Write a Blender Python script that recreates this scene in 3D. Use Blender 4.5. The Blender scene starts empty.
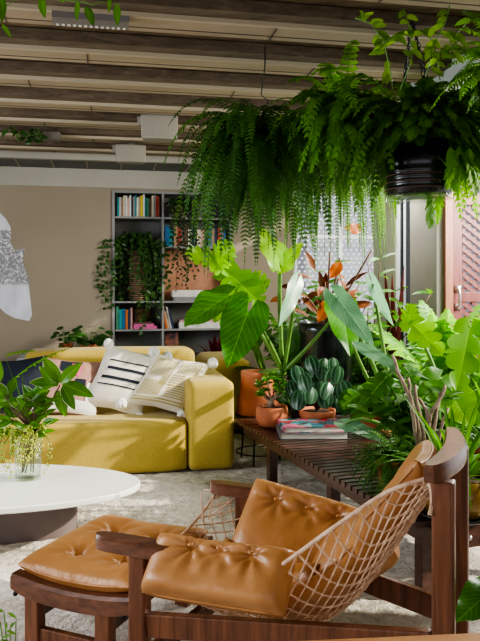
import bpy, math, random
from mathutils import Vector, Matrix, noise
R = random.Random(7)
COL = bpy.context.scene.collection
F, HZ, CX, E = 700.0, 285.0, 240.0, 1.27
TH = math.atan(.194); NN = math.sqrt(1 + .194 ** 2)
def V(*a): return Vector(a)
def W(px, py, z): return V((px - CX) / F * z, z, E + (HZ - py) / F * z)      # picture point at a depth -> world
def RM(x, y, h): return V((x - .194 * y) / NN, (.194 * x + y) / NN, h)         # room frame -> world
def RX(px, yr):                                                               # room x at picture column on plane y=yr
    a = (px - CX) / F; z = yr * NN / (1 - .194 * a); return (a * z + .194 * z) / NN
def RH(px, py, yr):
    a = (px - CX) / F; z = yr * NN / (1 - .194 * a); return E + (HZ - py) / F * z

# ------------------------------------------------------------------ mesh builder
class MB:
    def __init__(s): s.v = []; s.f = []; s.a = []; s.at = (.5, .5, .5)
    def add(s, vs, fs, at=None):
        n = len(s.v); s.v += [Vector(p) for p in vs]; s.f += [tuple(i + n for i in f) for f in fs]
        s.a += (at if at else [s.at] * len(vs))
    def hexa(s, c8): s.add(c8, [(0, 3, 2, 1), (4, 5, 6, 7), (0, 1, 5, 4), (1, 2, 6, 5), (2, 3, 7, 6), (3, 0, 4, 7)])
    def box(s, c, sx, sy, sz, ax=None):
        ax = ax or (V(1, 0, 0), V(0, 1, 0), V(0, 0, 1)); c = Vector(c)
        q = [c + ax[0] * (i * sx / 2) + ax[1] * (j * sy / 2) + ax[2] * (k * sz / 2) for k in (-1, 1) for i, j in ((-1, -1), (1, -1), (1, 1), (-1, 1))]
        s.hexa(q)
    def bar(s, p, q, wd, ht, up=V(0, 0, 1)):
        p = Vector(p); q = Vector(q); d = (q - p); L = d.length; d.normalize()
        sd = d.cross(up).normalized(); u = sd.cross(d).normalized()
        s.box((p + q) / 2, L, wd, ht, (d, sd, u))
    def tube(s, pts, r, n=6, cap=True):
        pts = [Vector(p) for p in pts]; m = len(pts); vs = []; rr = r if isinstance(r, (list, tuple)) else [r] * m
        ref = V(.13, .21, .97)
        for i, p in enumerate(pts):
            d = (pts[min(i + 1, m - 1)] - pts[max(i - 1, 0)])
            if d.length < 1e-9: d = V(0, 0, 1)
            d.normalize(); a = d.cross(ref)
            if a.length < .05: a = d.cross(V(1, 0, 0))
            a.normalize(); b = d.cross(a)
            for k in range(n):
                t = 2 * math.pi * k / n; vs.append(p + (a * math.cos(t) + b * math.sin(t)) * rr[i])
        fs = [(i * n + k, i * n + (k + 1) % n, (i + 1) * n + (k + 1) % n, (i + 1) * n + k) for i in range(m - 1) for k in range(n)]
        if cap: fs += [tuple(range(n - 1, -1, -1)), tuple((m - 1) * n + k for k in range(n))]
        s.add(vs, fs)
    def lathe(s, c, prof, n=28, sx=1, sy=1):
        c = Vector(c); vs = []
        for r, h in prof:
            for k in range(n):
                t = 2 * math.pi * k / n; vs.append(c + V(r * math.cos(t) * sx, r * math.sin(t) * sy, h))
        m = len(prof)
        fs = [(i * n + k, i * n + (k + 1) % n, (i + 1) * n + (k + 1) % n, (i + 1) * n + k) for i in range(m - 1) for k in range(n)]
        if prof[0][0] > 0: fs.append(tuple(range(n - 1, -1, -1)))
        if prof[-1][0] > 0: fs.append(tuple((m - 1) * n + k for k in range(n)))
        s.add(vs, fs)
    def ball(s, c, r, n=8, m=5, sc=(1, 1, 1)):
        s.lathe((0, 0, 0), [], n) if False else None
        c = Vector(c); vs = [c + V(0, 0, -r * sc[2])]
        for i in range(1, m):
            a = -math.pi / 2 + math.pi * i / m
            for k in range(n):
                t = 2 * math.pi * k / n; vs.append(c + V(r * sc[0] * math.cos(a) * math.cos(t), r * sc[1] * math.cos(a) * math.sin(t), r * sc[2] * math.sin(a)))
        vs.append(c + V(0, 0, r * sc[2])); fs = []
        for k in range(n): fs.append((0, 1 + (k + 1) % n, 1 + k)); fs.append((len(vs) - 1, len(vs) - 1 - n + k, len(vs) - 1 - n + (k + 1) % n))
        for i in range(m - 2):
            for k in range(n): a = 1 + i * n; fs.append((a + k, a + (k + 1) % n, a + n + (k + 1) % n, a + n + k))
        s.add(vs, fs)
    def prism(s, poly, h0, h1, fn=None):      # horizontal polygon extruded
        n = len(poly); vs = [V(x, y, h0) for x, y in poly] + [V(x, y, h1) for x, y in poly]
        if fn: vs = [fn(p) for p in vs]
        s.add(vs, [tuple(range(n - 1, -1, -1)), tuple(range(n, 2 * n))] + [(i, (i + 1) % n, n + (i + 1) % n, n + i) for i in range(n)])
    def grid(s, fn, nu, nv, closev=False, at=None):
        vs = []; aa = []
        for i in range(nu + 1):
            for j in range(nv + (0 if closev else 1)):
                vs.append(fn(i / nu, j / nv)); aa.append((j / nv, i / nu, .5) if at is None else at(i / nu, j / nv))
        m = nv if closev else nv + 1
        fs = [(i * m + j, i * m + (j + 1) % m, (i + 1) * m + (j + 1) % m, (i + 1) * m + j) for i in range(nu) for j in range(nv)]
        s.add(vs, fs, aa)
    def build(s, name, m, parent=None, smooth=True, bevel=0, sub=0, weld=False, sharp=None):
        me = bpy.data.meshes.new(name)
        if parent is not None: inv = WM[parent].inverted(); org = None
        else:
            xs = [p.x for p in s.v]; ys = [p.y for p in s.v]; zs = [p.z for p in s.v]
            org = V((min(xs) + max(xs)) / 2, (min(ys) + max(ys)) / 2, min(zs)); inv = Matrix.Translation(-org)
        me.from_pydata([inv @ p for p in s.v], [], s.f); me.update()
        at = me.attributes.new('luv', 'FLOAT_VECTOR', 'POINT')
        flat = []
        for a in s.a: flat += list(a)
        at.data.foreach_set('vector', flat)
        if smooth: me.shade_smooth()
        for mm in (m if isinstance(m, (list, tuple)) else [m]): me.materials.append(mm)
        o = bpy.data.objects.new(name, me); COL.objects.link(o)
        if parent is not None: o.parent = parent; WM[o] = WM[parent]
        else: o.location = org; WM[o] = Matrix.Translation(org)
        if smooth and (sharp is not None): me.set_sharp_from_angle(angle=math.radians(sharp))
        if bevel:
            b = o.modifiers.new('b', 'BEVEL'); b.width = bevel; b.segments = 2; b.limit_method = 'ANGLE'; b.angle_limit = math.radians(40)
            if not smooth: pass
        if sub:
            b = o.modifiers.new('s', 'SUBSURF'); b.levels = sub; b.render_levels = sub
        return o
WM = {}
def tag(o, label, cat, group=None):
    o['label'] = label; o['category'] = cat
    if group: o['group'] = group
    return o
def thing(name, label, cat, loc, rz=0, group=None):
    o = bpy.data.objects.new(name, None); COL.objects.link(o); o.location = loc; o.rotation_euler = (0, 0, rz)
    o.empty_display_size = .05
    WM[o] = Matrix.Translation(Vector(loc)) @ Matrix.Rotation(rz, 4, 'Z')
    return tag(o, label, cat, group)
def struct(o): o['kind'] = 'structure'; return o

# ------------------------------------------------------------------ materials
def new(name):
    m = bpy.data.materials.new(name); m.use_nodes = True; nt = m.node_tree
    return m, nt, nt.nodes['Principled BSDF'], nt.nodes['Material Output']
def nd(nt, t, **k):
    n = nt.nodes.new(t)
    for a, b in k.items():
        if a in n.inputs.keys() if isinstance(a, str) else False: n.inputs[a].default_value = b
        else: setattr(n, a, b)
    return n
def c4(c): return (*c, 1) if len(c) == 3 else c
def ramp(nt, fac, stops):
    r = nt.nodes.new('ShaderNodeValToRGB'); e = r.color_ramp.elements
    while len(e) < len(stops): e.new(.5)
    for i, (p, c) in enumerate(stops): e[i].position = p; e[i].color = c4(c)
    nt.links.new(fac, r.inputs['Fac']); return r.outputs['Color']
def coords(nt, scale=(1, 1, 1)):
    t = nt.nodes.new('ShaderNodeTexCoord'); m = nt.nodes.new('ShaderNodeMapping'); m.inputs['Scale'].default_value = scale
    nt.links.new(t.outputs['Object'], m.inputs['Vector']); return m.outputs['Vector']
def noise_n(nt, vec, scale, detail=4, rough=.55, dist=0):
    n = nt.nodes.new('ShaderNodeTexNoise'); n.inputs['Scale'].default_value = scale; n.inputs['Detail'].default_value = detail
    n.inputs['Roughness'].default_value = rough; n.inputs['Distortion'].default_value = dist
    nt.links.new(vec, n.inputs['Vector']); return n.outputs['Fac']
def bumpn(nt, b, h, strength, dist=.01):
    n = nt.nodes.new('ShaderNodeBump'); n.inputs['Strength'].default_value = strength; n.inputs['Distance'].default_value = dist
    nt.links.new(h, n.inputs['Height']); nt.links.new(n.outputs['Normal'], b.inputs['Normal'])
def simple(name, c1, c2=None, rough=.6, scale=8, stretch=(1, 1, 1), bump=0, bscale=None, bdist=.01, metal=0, spec=.5, coat=0, lo=.35, hi=.65, detail=4):
    m, nt, b, o = new(name); b.inputs['Roughness'].default_value = rough; b.inputs['Metallic'].default_value = metal
    b.inputs['Specular IOR Level'].default_value = spec; b.inputs['Coat Weight'].default_value = coat
    b.inputs['Coat Roughness'].default_value = .25
    vec = coords(nt, stretch)
    if c2: nt.links.new(ramp(nt, noise_n(nt, vec, scale, detail), [(lo, c1), (hi, c2)]), b.inputs['Base Color'])
    else: b.inputs['Base Color'].default_value = c4(c1)
    if bump: bumpn(nt, b, noise_n(nt, vec, bscale or scale * 4, 3), bump, bdist)
    return m
def math_n(nt, op, a, b=None):
    n = nt.nodes.new('ShaderNodeMath'); n.operation = op
    for i, x in enumerate((a, b)):
        if x is None: continue
        if isinstance(x, (int, float)): n.inputs[i].default_value = x
        else: nt.links.new(x, n.inputs[i])
    return n.outputs[0]
def mixc(nt, f, a, b):
    n = nt.nodes.new('ShaderNodeMix'); n.data_type = 'RGBA'
    for k, x in ((0, f), (6, a), (7, b)):
        if isinstance(x, (int, float)): n.inputs[k].default_value = x
        elif isinstance(x, tuple): n.inputs[k].default_value = c4(x)
        else: nt.links.new(x, n.inputs[k])
    return n.outputs[2]
def luv(nt):
    a = nt.nodes.new('ShaderNodeAttribute'); a.attribute_name = 'luv'; s = nt.nodes.new('ShaderNodeSeparateXYZ')
    nt.links.new(a.outputs['Vector'], s.inputs[0]); return s.outputs[0], s.outputs[1], s.outputs[2]
def leafm(name, dark, light, vein=None, veins=0, rough=.38, trans=.35, mid=.02, stripes=0, vang=1.2, edge=None):
    m, nt, b, o = new(name); u, v, r = luv(nt)
    nz = noise_n(nt, coords(nt), 14, 2)
    f = math_n(nt, 'ADD', math_n(nt, 'MULTIPLY', r, .75), math_n(nt, 'MULTIPLY', math_n(nt, 'SUBTRACT', nz, .35), .6))
    col = mixc(nt, f, dark, light)
    au = math_n(nt, 'ABSOLUTE', math_n(nt, 'SUBTRACT', u, .5))
    if vein:
        k = math_n(nt, 'LESS_THAN', au, mid)
        if veins:
            w = math_n(nt, 'FRACT', math_n(nt, 'MULTIPLY', math_n(nt, 'SUBTRACT', v, math_n(nt, 'MULTIPLY', au, vang)), veins))
            k = math_n(nt, 'MAXIMUM', k, math_n(nt, 'MULTIPLY', math_n(nt, 'LESS_THAN', w, .13), .7))
        if stripes:
            w = math_n(nt, 'SINE', math_n(nt, 'MULTIPLY', math_n(nt, 'SUBTRACT', u, .5), stripes * 6.283))
            k = math_n(nt, 'MULTIPLY', math_n(nt, 'GREATER_THAN', w, .5), .6)
        col = mixc(nt, k, col, vein)
    if edge: col = mixc(nt, math_n(nt, 'GREATER_THAN', au, .44), col, edge)
    nt.links.new(col, b.inputs['Base Color']); b.inputs['Roughness'].default_value = rough
    t = nt.nodes.new('ShaderNodeBsdfTranslucent')
    hs = nt.nodes.new('ShaderNodeHueSaturation'); hs.inputs['Hue'].default_value = .485; hs.inputs['Saturation'].default_value = 1.15; hs.inputs['Value'].default_value = 1.9
    nt.links.new(col, hs.inputs['Color']); nt.links.new(hs.outputs[0], t.inputs['Color'])
    mx = nt.nodes.new('ShaderNodeMixShader'); mx.inputs[0].default_value = trans
    nt.links.new(b.outputs[0], mx.inputs[1]); nt.links.new(t.outputs[0], mx.inputs[2]); nt.links.new(mx.outputs[0], o.inputs['Surface'])
    return m
def woodm(name, c1, c2, axis=0, rough=.4, scale=3, coat=.2):
    st = [14, 14, 14]; st[axis] = 1.2
    m, nt, b, o = new(name); vec = coords(nt, tuple(st)); n1 = noise_n(nt, vec, scale, 5, .6, .6)
    nt.links.new(ramp(nt, n1, [(.3, c1), (.7, c2)]), b.inputs['Base Color'])
    b.inputs['Roughness'].default_value = rough; b.inputs['Coat Weight'].default_value = coat; b.inputs['Coat Roughness'].default_value = .2
    bumpn(nt, b, n1, .15, .004); return m

M = {}
M['chairwood'] = woodm('rosewood', (.11, .042, .022), (.27, .11, .055), 2, .34)
M['chairwoodh'] = woodm('rosewood rail', (.1, .04, .024), (.24, .1, .055), 0, .3, coat=.5)
M['tablewood'] = woodm('dark slat wood', (.05, .022, .017), (.12, .052, .038), 0, .28, coat=.6)
M['honey'] = woodm('honey wood', (.62, .27, .08), (.78, .38, .14), 0, .35)
def leatherm():
    m, nt, b, o = new('tan leather'); vec = coords(nt)
    n1 = noise_n(nt, vec, 5, 3, .5, .4)
    nt.links.new(ramp(nt, n1, [(.3, (.44, .2, .07)), (.7, (.6, .3, .12))]), b.inputs['Base Color'])
    b.inputs['Roughness'].default_value = .36; b.inputs['Specular IOR Level'].default_value = .55
    n2 = noise_n(nt, vec, 5, 3, .5, .3); n3 = noise_n(nt, vec, 90, 2)
    bumpn(nt, b, math_n(nt, 'ADD', n2, math_n(nt, 'MULTIPLY', n3, .05)), .5, .035); return m
M['leather'] = leatherm()
M['rope'] = simple('cotton rope', (.6, .38, .25), (.85, .62, .45), .8, 30, bump=.4, bscale=200, bdist=.002)
def clothm(name, c1, c2, sc=220, rough=.85, bump=.35):
    m, nt, b, o = new(name); vec = coords(nt)
    n1 = noise_n(nt, vec, 3, 3); n2 = noise_n(nt, coords(nt, (1, 1, .25)), sc, 2)
    f = math_n(nt, 'ADD', math_n(nt, 'MULTIPLY', n1, .5), math_n(nt, 'MULTIPLY', n2, .5))
    nt.links.new(ramp(nt, f, [(.35, c1), (.65, c2)]), b.inputs['Base Color']); b.inputs['Roughness'].default_value = rough
    b.inputs['Sheen Weight'].default_value = .15
    bumpn(nt, b, n2, bump, .003); return m
M['sofa'] = clothm('mustard linen', (.37, .27, .045), (.5, .365, .08))
M['cream'] = clothm('cream cotton', (.62, .56, .47), (.78, .72, .62))
M['black'] = simple('matte black', (.012, .012, .014), rough=.45)
M['navycloth'] = simple('navy cloth', (.015, .02, .035), rough=.85)
M['pinkcloth'] = simple('dusty pink cloth', (.36, .2, .16), (.42, .25, .2), .9, 20)
M['hotpink'] = simple('rose cloth', (.6, .12, .22), rough=.9)
M['whitecloth'] = simple('white cloth', (.72, .7, .68), rough=.9)
M['gold'] = clothm('gold embroidery', (.35, .29, .09), (.5, .42, .17), 300)
M['terra'] = simple('terracotta', (.42, .13, .06), (.52, .19, .09), .75, 9, bump=.2, bscale=60, bdist=.003)
M['soil'] = simple('soil', (.03, .018, .01), (.07, .04, .025), .95, 40, bump=.8, bscale=80)
M['dkpot'] = simple('charcoal pot', (.02, .022, .025), (.04, .042, .045), .45, 6)
M['glosspot'] = simple('black glazed pot', (.008, .009, .011), (.02, .024, .026), .18, 5, coat=.6)
M['glaze'] = simple('amber glaze', (.16, .085, .012), (.3, .17, .03), .22, 5, coat=.8)
M['marble'] = simple('white lacquer table top', (.72, .74, .7), (.8, .81, .78), .25, 3)
M['greybase'] = simple('grey brown pedestal', (.13, .1, .1), (.16, .125, .12), .5, 3)
M['metalg'] = simple('brushed steel', (.5, .5, .5), rough=.35, metal=1)
M['white'] = simple('white plastic', (.31, .285, .24), rough=.5)
M['shelf'] = simple('shelf white paint', (.3, .295, .285), rough=.55)
M['shelfback'] = simple('shelf back', (.27, .265, .25), rough=.8)
def wallm():
    m, nt, b, o = new('warm grey plaster'); vec = coords(nt)
    nt.links.new(ramp(nt, noise_n(nt, vec, .7, 3), [(.3, (.32, .265, .195)), (.7, (.38, .32, .24))]), b.inputs['Base Color'])
    b.inputs['Roughness'].default_value = .85; bumpn(nt, b, noise_n(nt, vec, 60, 3), .08, .004); return m
M['wall'] = wallm()
M['wallcream'] = simple('pale plaster band', (.42, .39, .33), (.46, .43, .37), .8, 2)
M['copper'] = simple('peach copper panel', (.42, .19, .11), (.6, .31, .2), .45, 4, metal=.25)
def concm(name, c1, c2, c3):
    m, nt, b, o = new(name); v1 = coords(nt, (1.5, 8, 8)); v2 = coords(nt, (.8, 3, 3))
    a = noise_n(nt, v1, 3, 8, .72, .8); d = noise_n(nt, v2, 2, 5, .6)
    col = ramp(nt, a, [(.32, c1), (.5, c2), (.72, c3)])
    col = mixc(nt, math_n(nt, 'MULTIPLY', d, .45), col, tuple(x * .55 for x in c2))
    nt.links.new(col, b.inputs['Base Color']); b.inputs['Roughness'].default_value = .9
    bumpn(nt, b, a, .5, .015); return m
M['conc'] = concm('board marked concrete', (.07, .042, .02), (.19, .125, .068), (.31, .22, .13))
M['concg'] = concm('grey concrete rib', (.1, .07, .045), (.17, .125, .085), (.26, .2, .145))
M['plank'] = simple('pale ceiling panel', (.33, .26, .18), (.4, .32, .225), .8, 2, (.6, 4, 4))
M['plankedge'] = simple('pale panel edge', (.44, .37, .27), rough=.7)
def rugm():
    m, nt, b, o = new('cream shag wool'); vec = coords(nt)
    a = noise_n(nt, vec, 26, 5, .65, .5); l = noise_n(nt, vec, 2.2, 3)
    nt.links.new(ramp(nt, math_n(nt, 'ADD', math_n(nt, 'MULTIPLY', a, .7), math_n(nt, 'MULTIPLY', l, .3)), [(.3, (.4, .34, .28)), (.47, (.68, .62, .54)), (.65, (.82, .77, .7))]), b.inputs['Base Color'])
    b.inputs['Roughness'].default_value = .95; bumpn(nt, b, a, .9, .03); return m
M['rug'] = rugm()
M['floor'] = simple('stone floor', (.2, .18, .16), (.3, .27, .24), .6, 3)
def glassm(name, col=(1, 1, 1), rough=0, mixf=.85):
    m, nt, b, o = new(name); b.inputs['Base Color'].default_value = c4(col); b.inputs['Roughness'].default_value = .03
    b.inputs['Alpha'].default_value = 1
    tr = nt.nodes.new('ShaderNodeBsdfTransparent'); tr.inputs[0].default_value = c4(col)
    gl = nt.nodes.new('ShaderNodeBsdfGlossy'); gl.inputs['Roughness'].default_value = .03
    fr = nt.nodes.new('ShaderNodeLayerWeight'); fr.inputs[0].default_value = .25
    mx = nt.nodes.new('ShaderNodeMixShader'); mq = math_n(nt, 'MULTIPLY', fr.outputs['Facing'], .35); nt.links.new(mq, mx.inputs[0]); nt.links.new(tr.outputs[0], mx.inputs[1]); nt.links.new(gl.outputs[0], mx.inputs[2])
    nt.links.new(mx.outputs[0], o.inputs['Surface']); return m
M['glass'] = glassm('clear glass', (.96, .99, .97))
M['water'] = glassm('water', (.95, .97, .9))
M['frameW'] = simple('white aluminium', (.95, .96, .98), rough=.4)
M['frameK'] = simple('dark aluminium', (.02, .024, .03), rough=.35, metal=.3)
M['olive'] = simple('olive panel', (.27, .29, .17), (.33, .345, .21), .6, 2)
M['beigep'] = simple('beige panel', (.27, .25, .2), (.31, .29, .24), .7, 3)
M['redwood'] = woodm('red brown wood', (.15, .045, .04), (.27, .095, .08), 2, .45)
M['terrace'] = simple('pale terrace wall', (.6, .62, .66), rough=.8)
def perfm():
    m, nt, b, o = new('perforated metal'); tc = nt.nodes.new('ShaderNodeTexCoord'); s = nt.nodes.new('ShaderNodeSeparateXYZ')
    nt.links.new(tc.outputs['Object'], s.inputs[0]); P = .05
    row = math_n(nt, 'DIVIDE', s.outputs[2], P); ri = math_n(nt, 'FLOOR', row)
    off = math_n(nt, 'MULTIPLY', math_n(nt, 'MODULO', ri, 2), .5)
    xf = math_n(nt, 'SUBTRACT', math_n(nt, 'FRACT', math_n(nt, 'ADD', math_n(nt, 'ADD', math_n(nt, 'DIVIDE', s.outputs[0], P * 1.3), off), 50)), .5)
    zf = math_n(nt, 'SUBTRACT', math_n(nt, 'FRACT', math_n(nt, 'ADD', row, 50)), .5)
    d = math_n(nt, 'ADD', math_n(nt, 'MULTIPLY', xf, xf), math_n(nt, 'MULTIPLY', zf, zf))
    hole = math_n(nt, 'LESS_THAN', d, .045)
    b.inputs['Base Color'].default_value = (.5, .52, .6, 1); b.inputs['Roughness'].default_value = .5
    nt.links.new(math_n(nt, 'SUBTRACT', 1, hole), b.inputs['Alpha']); 
    return m
M['perf'] = perfm()
# leaves
M['fern'] = leafm('boston fern', (.03, .09, .02), (.12, .28, .055), trans=.4, rough=.5)
M['fernb'] = leafm('bright fern', (.06, .18, .015), (.19, .42, .04), trans=.5, rough=.5)
M['fernm'] = leafm('toothed fern', (.04, .12, .015), (.15, .32, .04), trans=.45, rough=.5)
M['lace'] = leafm('lacy strands', (.06, .16, .03), (.2, .38, .08), trans=.5, rough=.5)
M['ivy'] = leafm('trailing vine', (.03, .085, .02), (.09, .2, .05), trans=.3)
M['ivydark'] = leafm('string vine', (.015, .045, .015), (.045, .1, .03), trans=.25)
M['aloc'] = leafm('alocasia', (.035, .15, .018), (.11, .34, .035), (.12, .32, .05), 7, .3, .4, .012)
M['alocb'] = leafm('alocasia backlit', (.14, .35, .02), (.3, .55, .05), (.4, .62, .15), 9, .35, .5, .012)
M['silver'] = leafm('silver green', (.1, .24, .12), (.25, .42, .27), (.28, .46, .3), 7, .3, .3, .012)
M['phil'] = leafm('philodendron', (.1, .28, .015), (.2, .45, .03), (.28, .5, .07), 0, .35, .5, .01)
M['pep'] = leafm('striped peperomia', (.012, .05, .02), (.035, .1, .04), (.14, .22, .17), 0, .3, .15, .02, stripes=3.5)
M['dgreen'] = leafm('deep green', (.015, .06, .012), (.05, .15, .03), (.1, .22, .06), 8, .3, .25, .012)
M['mgreen'] = leafm('mid green', (.04, .14, .015), (.13, .32, .04), (.18, .38, .08), 0, .38, .4, .02)
M['strap'] = leafm('strap leaf', (.03, .12, .015), (.12, .28, .04), (.16, .34, .08), 0, .35, .35, .04)
M['brown'] = leafm('rust leaf', (.05, .018, .01), (.22, .07, .02), (.12, .05, .02), 0, .4, .1, .02)
M['redleaf'] = leafm('burgundy leaf', (.06, .01, .012), (.2, .045, .04), (.25, .08, .07), 0, .35, .3, .02)
M['mag'] = leafm('glossy leaf', (.035, .13, .012), (.13, .32, .03), (.2, .4, .08), 0, .22, .35, .02)
M['magw'] = leafm('pale edged leaf', (.04, .15, .015), (.15, .33, .04), (.2, .4, .08), 0, .25, .35, .02, edge=(.6, .66, .5))
M['stem'] = simple('green stem', (.1, .22, .04), (.16, .3, .07), .4, 20)
M['stemb'] = simple('brown stem', (.09, .05, .03), (.17, .1, .06), .7, 30)
M['branch'] = simple('grey branch', (.2, .14, .1), (.34, .26, .2), .75, 30, bump=.3)
M['berry'] = simple('green berries', (.3, .42, .05), (.5, .55, .12), .4, 40)

# ------------------------------------------------------------------ leaf geometry
def rib(base, d, L, droop, n, side=None):
    """curve that starts at base along d and bends down"""
    pts = [Vector(base)]; d = Vector(d).normalized()
    for i in range(n):
        pts.append(pts[-1] + d * (L / n)); d = (d + V(0, 0, -droop / n)).normalized()
    return pts
PROF = {
    'lance': lambda t: math.sin(math.pi * min(1, t ** .8)) ** .85,
    'oval': lambda t: math.sqrt(max(0, 1 - (2 * t - 1) ** 2)),
    'strap': lambda t: min(1, t * 6 + .35) * (1 - t ** 3.5),
    'drop': lambda t: min(1, (t * 5 + .05)) ** .6 * (1 - t) ** .62 * 1.3,
}
def blade(mb, base, d, nrm, L, Wd, kind='lance', droop=.3, fold=.25, n=6, rnd=None, wave=0):
    base = Vector(base); d = Vector(d).normalized(); nrm = Vector(nrm)
    pts = rib(base, d, L, droop, n); rnd = R.random() if rnd is None else rnd
    vs = []; at = []; ph = R.random() * 6
    for i, p in enumerate(pts):
        t = i / n; tg = (pts[min(i + 1, n)] - pts[max(i - 1, 0)]).normalized()
        sd = tg.cross(nrm)
        if sd.length < .01: sd = tg.cross(V(.3, .5, .8))
        sd.normalize(); nn = sd.cross(tg).normalized(); w = Wd / 2 * max(.02, PROF[kind](t))
        for k in (-1, 0, 1):
            vs.append(p + sd * (w * k) + nn * (abs(k) * w * fold + (wave * w * math.sin(t * 14 + ph + k) if k else 0))); at.append((.5 + .5 * k, t, rnd))
    fs = []
    for i in range(n):
        a = i * 3; fs += [(a, a + 1, a + 4, a + 3), (a + 1, a + 2, a + 5, a + 4)]
    mb.add(vs, fs, at)
PROF['heart'] = PROF['oval']
def bigleaf(mb, base, tip, nrm, Wd, kind='heart', droop=.12, fold=.15, wave=.04, n=26, m=5, rnd=None, lobes=7):
    """large leaf from petiole joint to tip; normal gives the face"""
    base = Vector(base); tip = Vector(tip); d = tip - base; L = d.length; d.normalize(); nrm = Vector(nrm).normalized()
    sd = d.cross(nrm).normalized(); nn = sd.cross(d).normalized(); rnd = R.random() if rnd is None else rnd; ph = R.random() * 6
    back = {'heart': .27, 'phil': .16, 'lance': 0, 'oval': .05}[kind]
    def half(sg):
        vs = []; at = []
        for i in range(n + 1):
            t = -back + (1 + back) * i / n
            if kind == 'heart':
                if t < 0: a = -t / back; inn = .16 * a ** .7; out = inn + (.86 - inn) * math.sqrt(max(0, 1 - a ** 2.2))
                else: inn = 0; out = (.86 + .14 * math.sin(min(1, t / .25) * math.pi / 2)) * (1 - t ** 1.7) ** .8
            elif kind == 'phil':
                if t < 0: a = -t / back; inn = .12 * a; out = inn + (.75 - inn) * math.sqrt(max(0, 1 - a ** 2))
                else: inn = 0; out = (.8 + .2 * math.sin(min(1, t / .3) * math.pi / 2)) * (1 - t ** 2.4) ** .7
                q = abs(math.sin((t + back) / (1 + back) * math.pi * lobes)); out *= .34 + .66 * q ** .42
                inn = min(inn, out)
            else: inn = 0; out = PROF[kind]((t + back) / (1 + back))
            for j in range(m + 1):
                s_ = j / m; x = (inn + (out - inn) * s_) * Wd / 2
                sweep = -.0 * L
                if kind == 'phil' and t >= 0: sweep = .42 * x * s_
                h = -droop * L * max(0, t) ** 2 + fold * x - .35 * fold * x * x / (Wd / 2) * 1.2 + wave * Wd * math.sin(t * 11 + ph + sg) * s_ ** 2
                vs.append(base + d * (t * L * 1.0 + sweep) + sd * (sg * x) + nn * h); at.append((.5 + .5 * sg * s_ * (out if kind == 'heart' else 1), t, rnd))
        fs = [(i * (m + 1) + j, i * (m + 1) + j + 1, (i + 1) * (m + 1) + j + 1, (i + 1) * (m + 1) + j) for i in range(n) for j in range(m)]
        mb.add(vs, fs, at)
    half(1); half(-1)
def frond(mb, base, d, L, droop, pl, pw, n=26, sweep=.35, rnd=None, curl=0, taper=.8, jag=0):
    pts = rib(base, d, L, droop, n); rnd = R.random() if rnd is None else rnd
    mb.at = (.5, .5, rnd); mb.tube(pts[::2] if len(pts) > 8 else pts, .0016, 3, cap=False)
    for i in range(1, n):
        t = i / n; p = pts[i]; tg = (pts[min(i + 1, n)] - pts[i - 1]).normalized()
        sd = tg.cross(V(0, 0, 1))
        if sd.length < .15: sd = tg.cross(Vector((math.cos(rnd * 40), math.sin(rnd * 40), 0)))
        sd.normalize(); l = pl * (math.sin(math.pi * min(1, (t * .9 + .12))) ** .6) * R.uniform(.8, 1.1)
        up = sd.cross(tg).normalized()
        for k in (-1, 1):
            dd = (sd * k + tg * sweep + V(0, 0, -.25) + up * R.uniform(-.25, .25)).normalized(); wv = tg * (pw / 2)
            a = p; tip = p + dd * l + V(0, 0, -.15 * l); mid = p + dd * (l * .5)
            if jag:
                q = mid + wv * 1.6; mb.add([a - wv, a + wv, mid + wv * .5, q + dd * l * .1, mid + dd * l * .2 + wv * .3, tip, mid - wv], [(0, 1, 2, 6), (6, 2, 4, 5), (2, 3, 4)], [(.5, .5, rnd)] * 7)
            else: mb.add([a - wv * .7, a + wv * .7, mid + wv, tip, mid - wv], [(0, 1, 2, 4), (4, 2, 3)], [(.5, .5, rnd)] * 5)
def vine(leaves, stems, pts, leaf, n, lw, kind='drop', r=.0018, nrm=V(0, -1, .35)):
    """leafy runner along a polyline"""
    pts = [Vector(p) for p in pts]; seg = []
    for i in range(len(pts) - 1):
        for k in range(4): seg.append(pts[i].lerp(pts[i + 1], k / 4) + V(R.uniform(-1, 1), R.uniform(-1, 1), 0) * leaf * .15)
    seg.append(pts[-1]); stems.tube(seg, r, 4)
    for i in range(n):
        t = (i + R.random()) / n * (len(seg) - 1); k = min(int(t), len(seg) - 2); p = seg[k].lerp(seg[k + 1], t - k)
        a = R.uniform(0, 6.283); d = V(math.cos(a), math.sin(a) * .7, R.uniform(-.9, .1))
        blade(leaves, p, d, nrm + V(R.uniform(-.5, .5), 0, R.uniform(-.3, .5)), leaf * R.uniform(.7, 1.2), lw * R.uniform(.8, 1.1), kind, .5, .2, 4)
def stemcurve(a, b, bow=V(0, 0, .0), n=10):
    a = Vector(a); b = Vector(b); c = (a + b) / 2 + Vector(bow)
    return [a * (1 - t) ** 2 + c * (2 * t * (1 - t)) + b * t * t for t in (i / n for i in range(n + 1))]
CAMP = V(0, 0, E)
def face(p, up=.5, side=0):      # a normal looking from p towards the room side, tipped upwards
    d = (CAMP - Vector(p)).normalized(); return (d + V(side, 0, up)).normalized()

# ================================================================== SETTING
YB = 7.32                      # back wall, room frame
XL, XR, YN = -3.9, 3.2, -1.2
mb = MB(); mb.prism([(XL, YN), (XR + 1.5, YN), (XR + 1.5, 9.2), (XL, 9.2)], -.06, -.012, lambda p: RM(*p)); struct(mb.build('floor', M['floor'], smooth=False))
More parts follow.
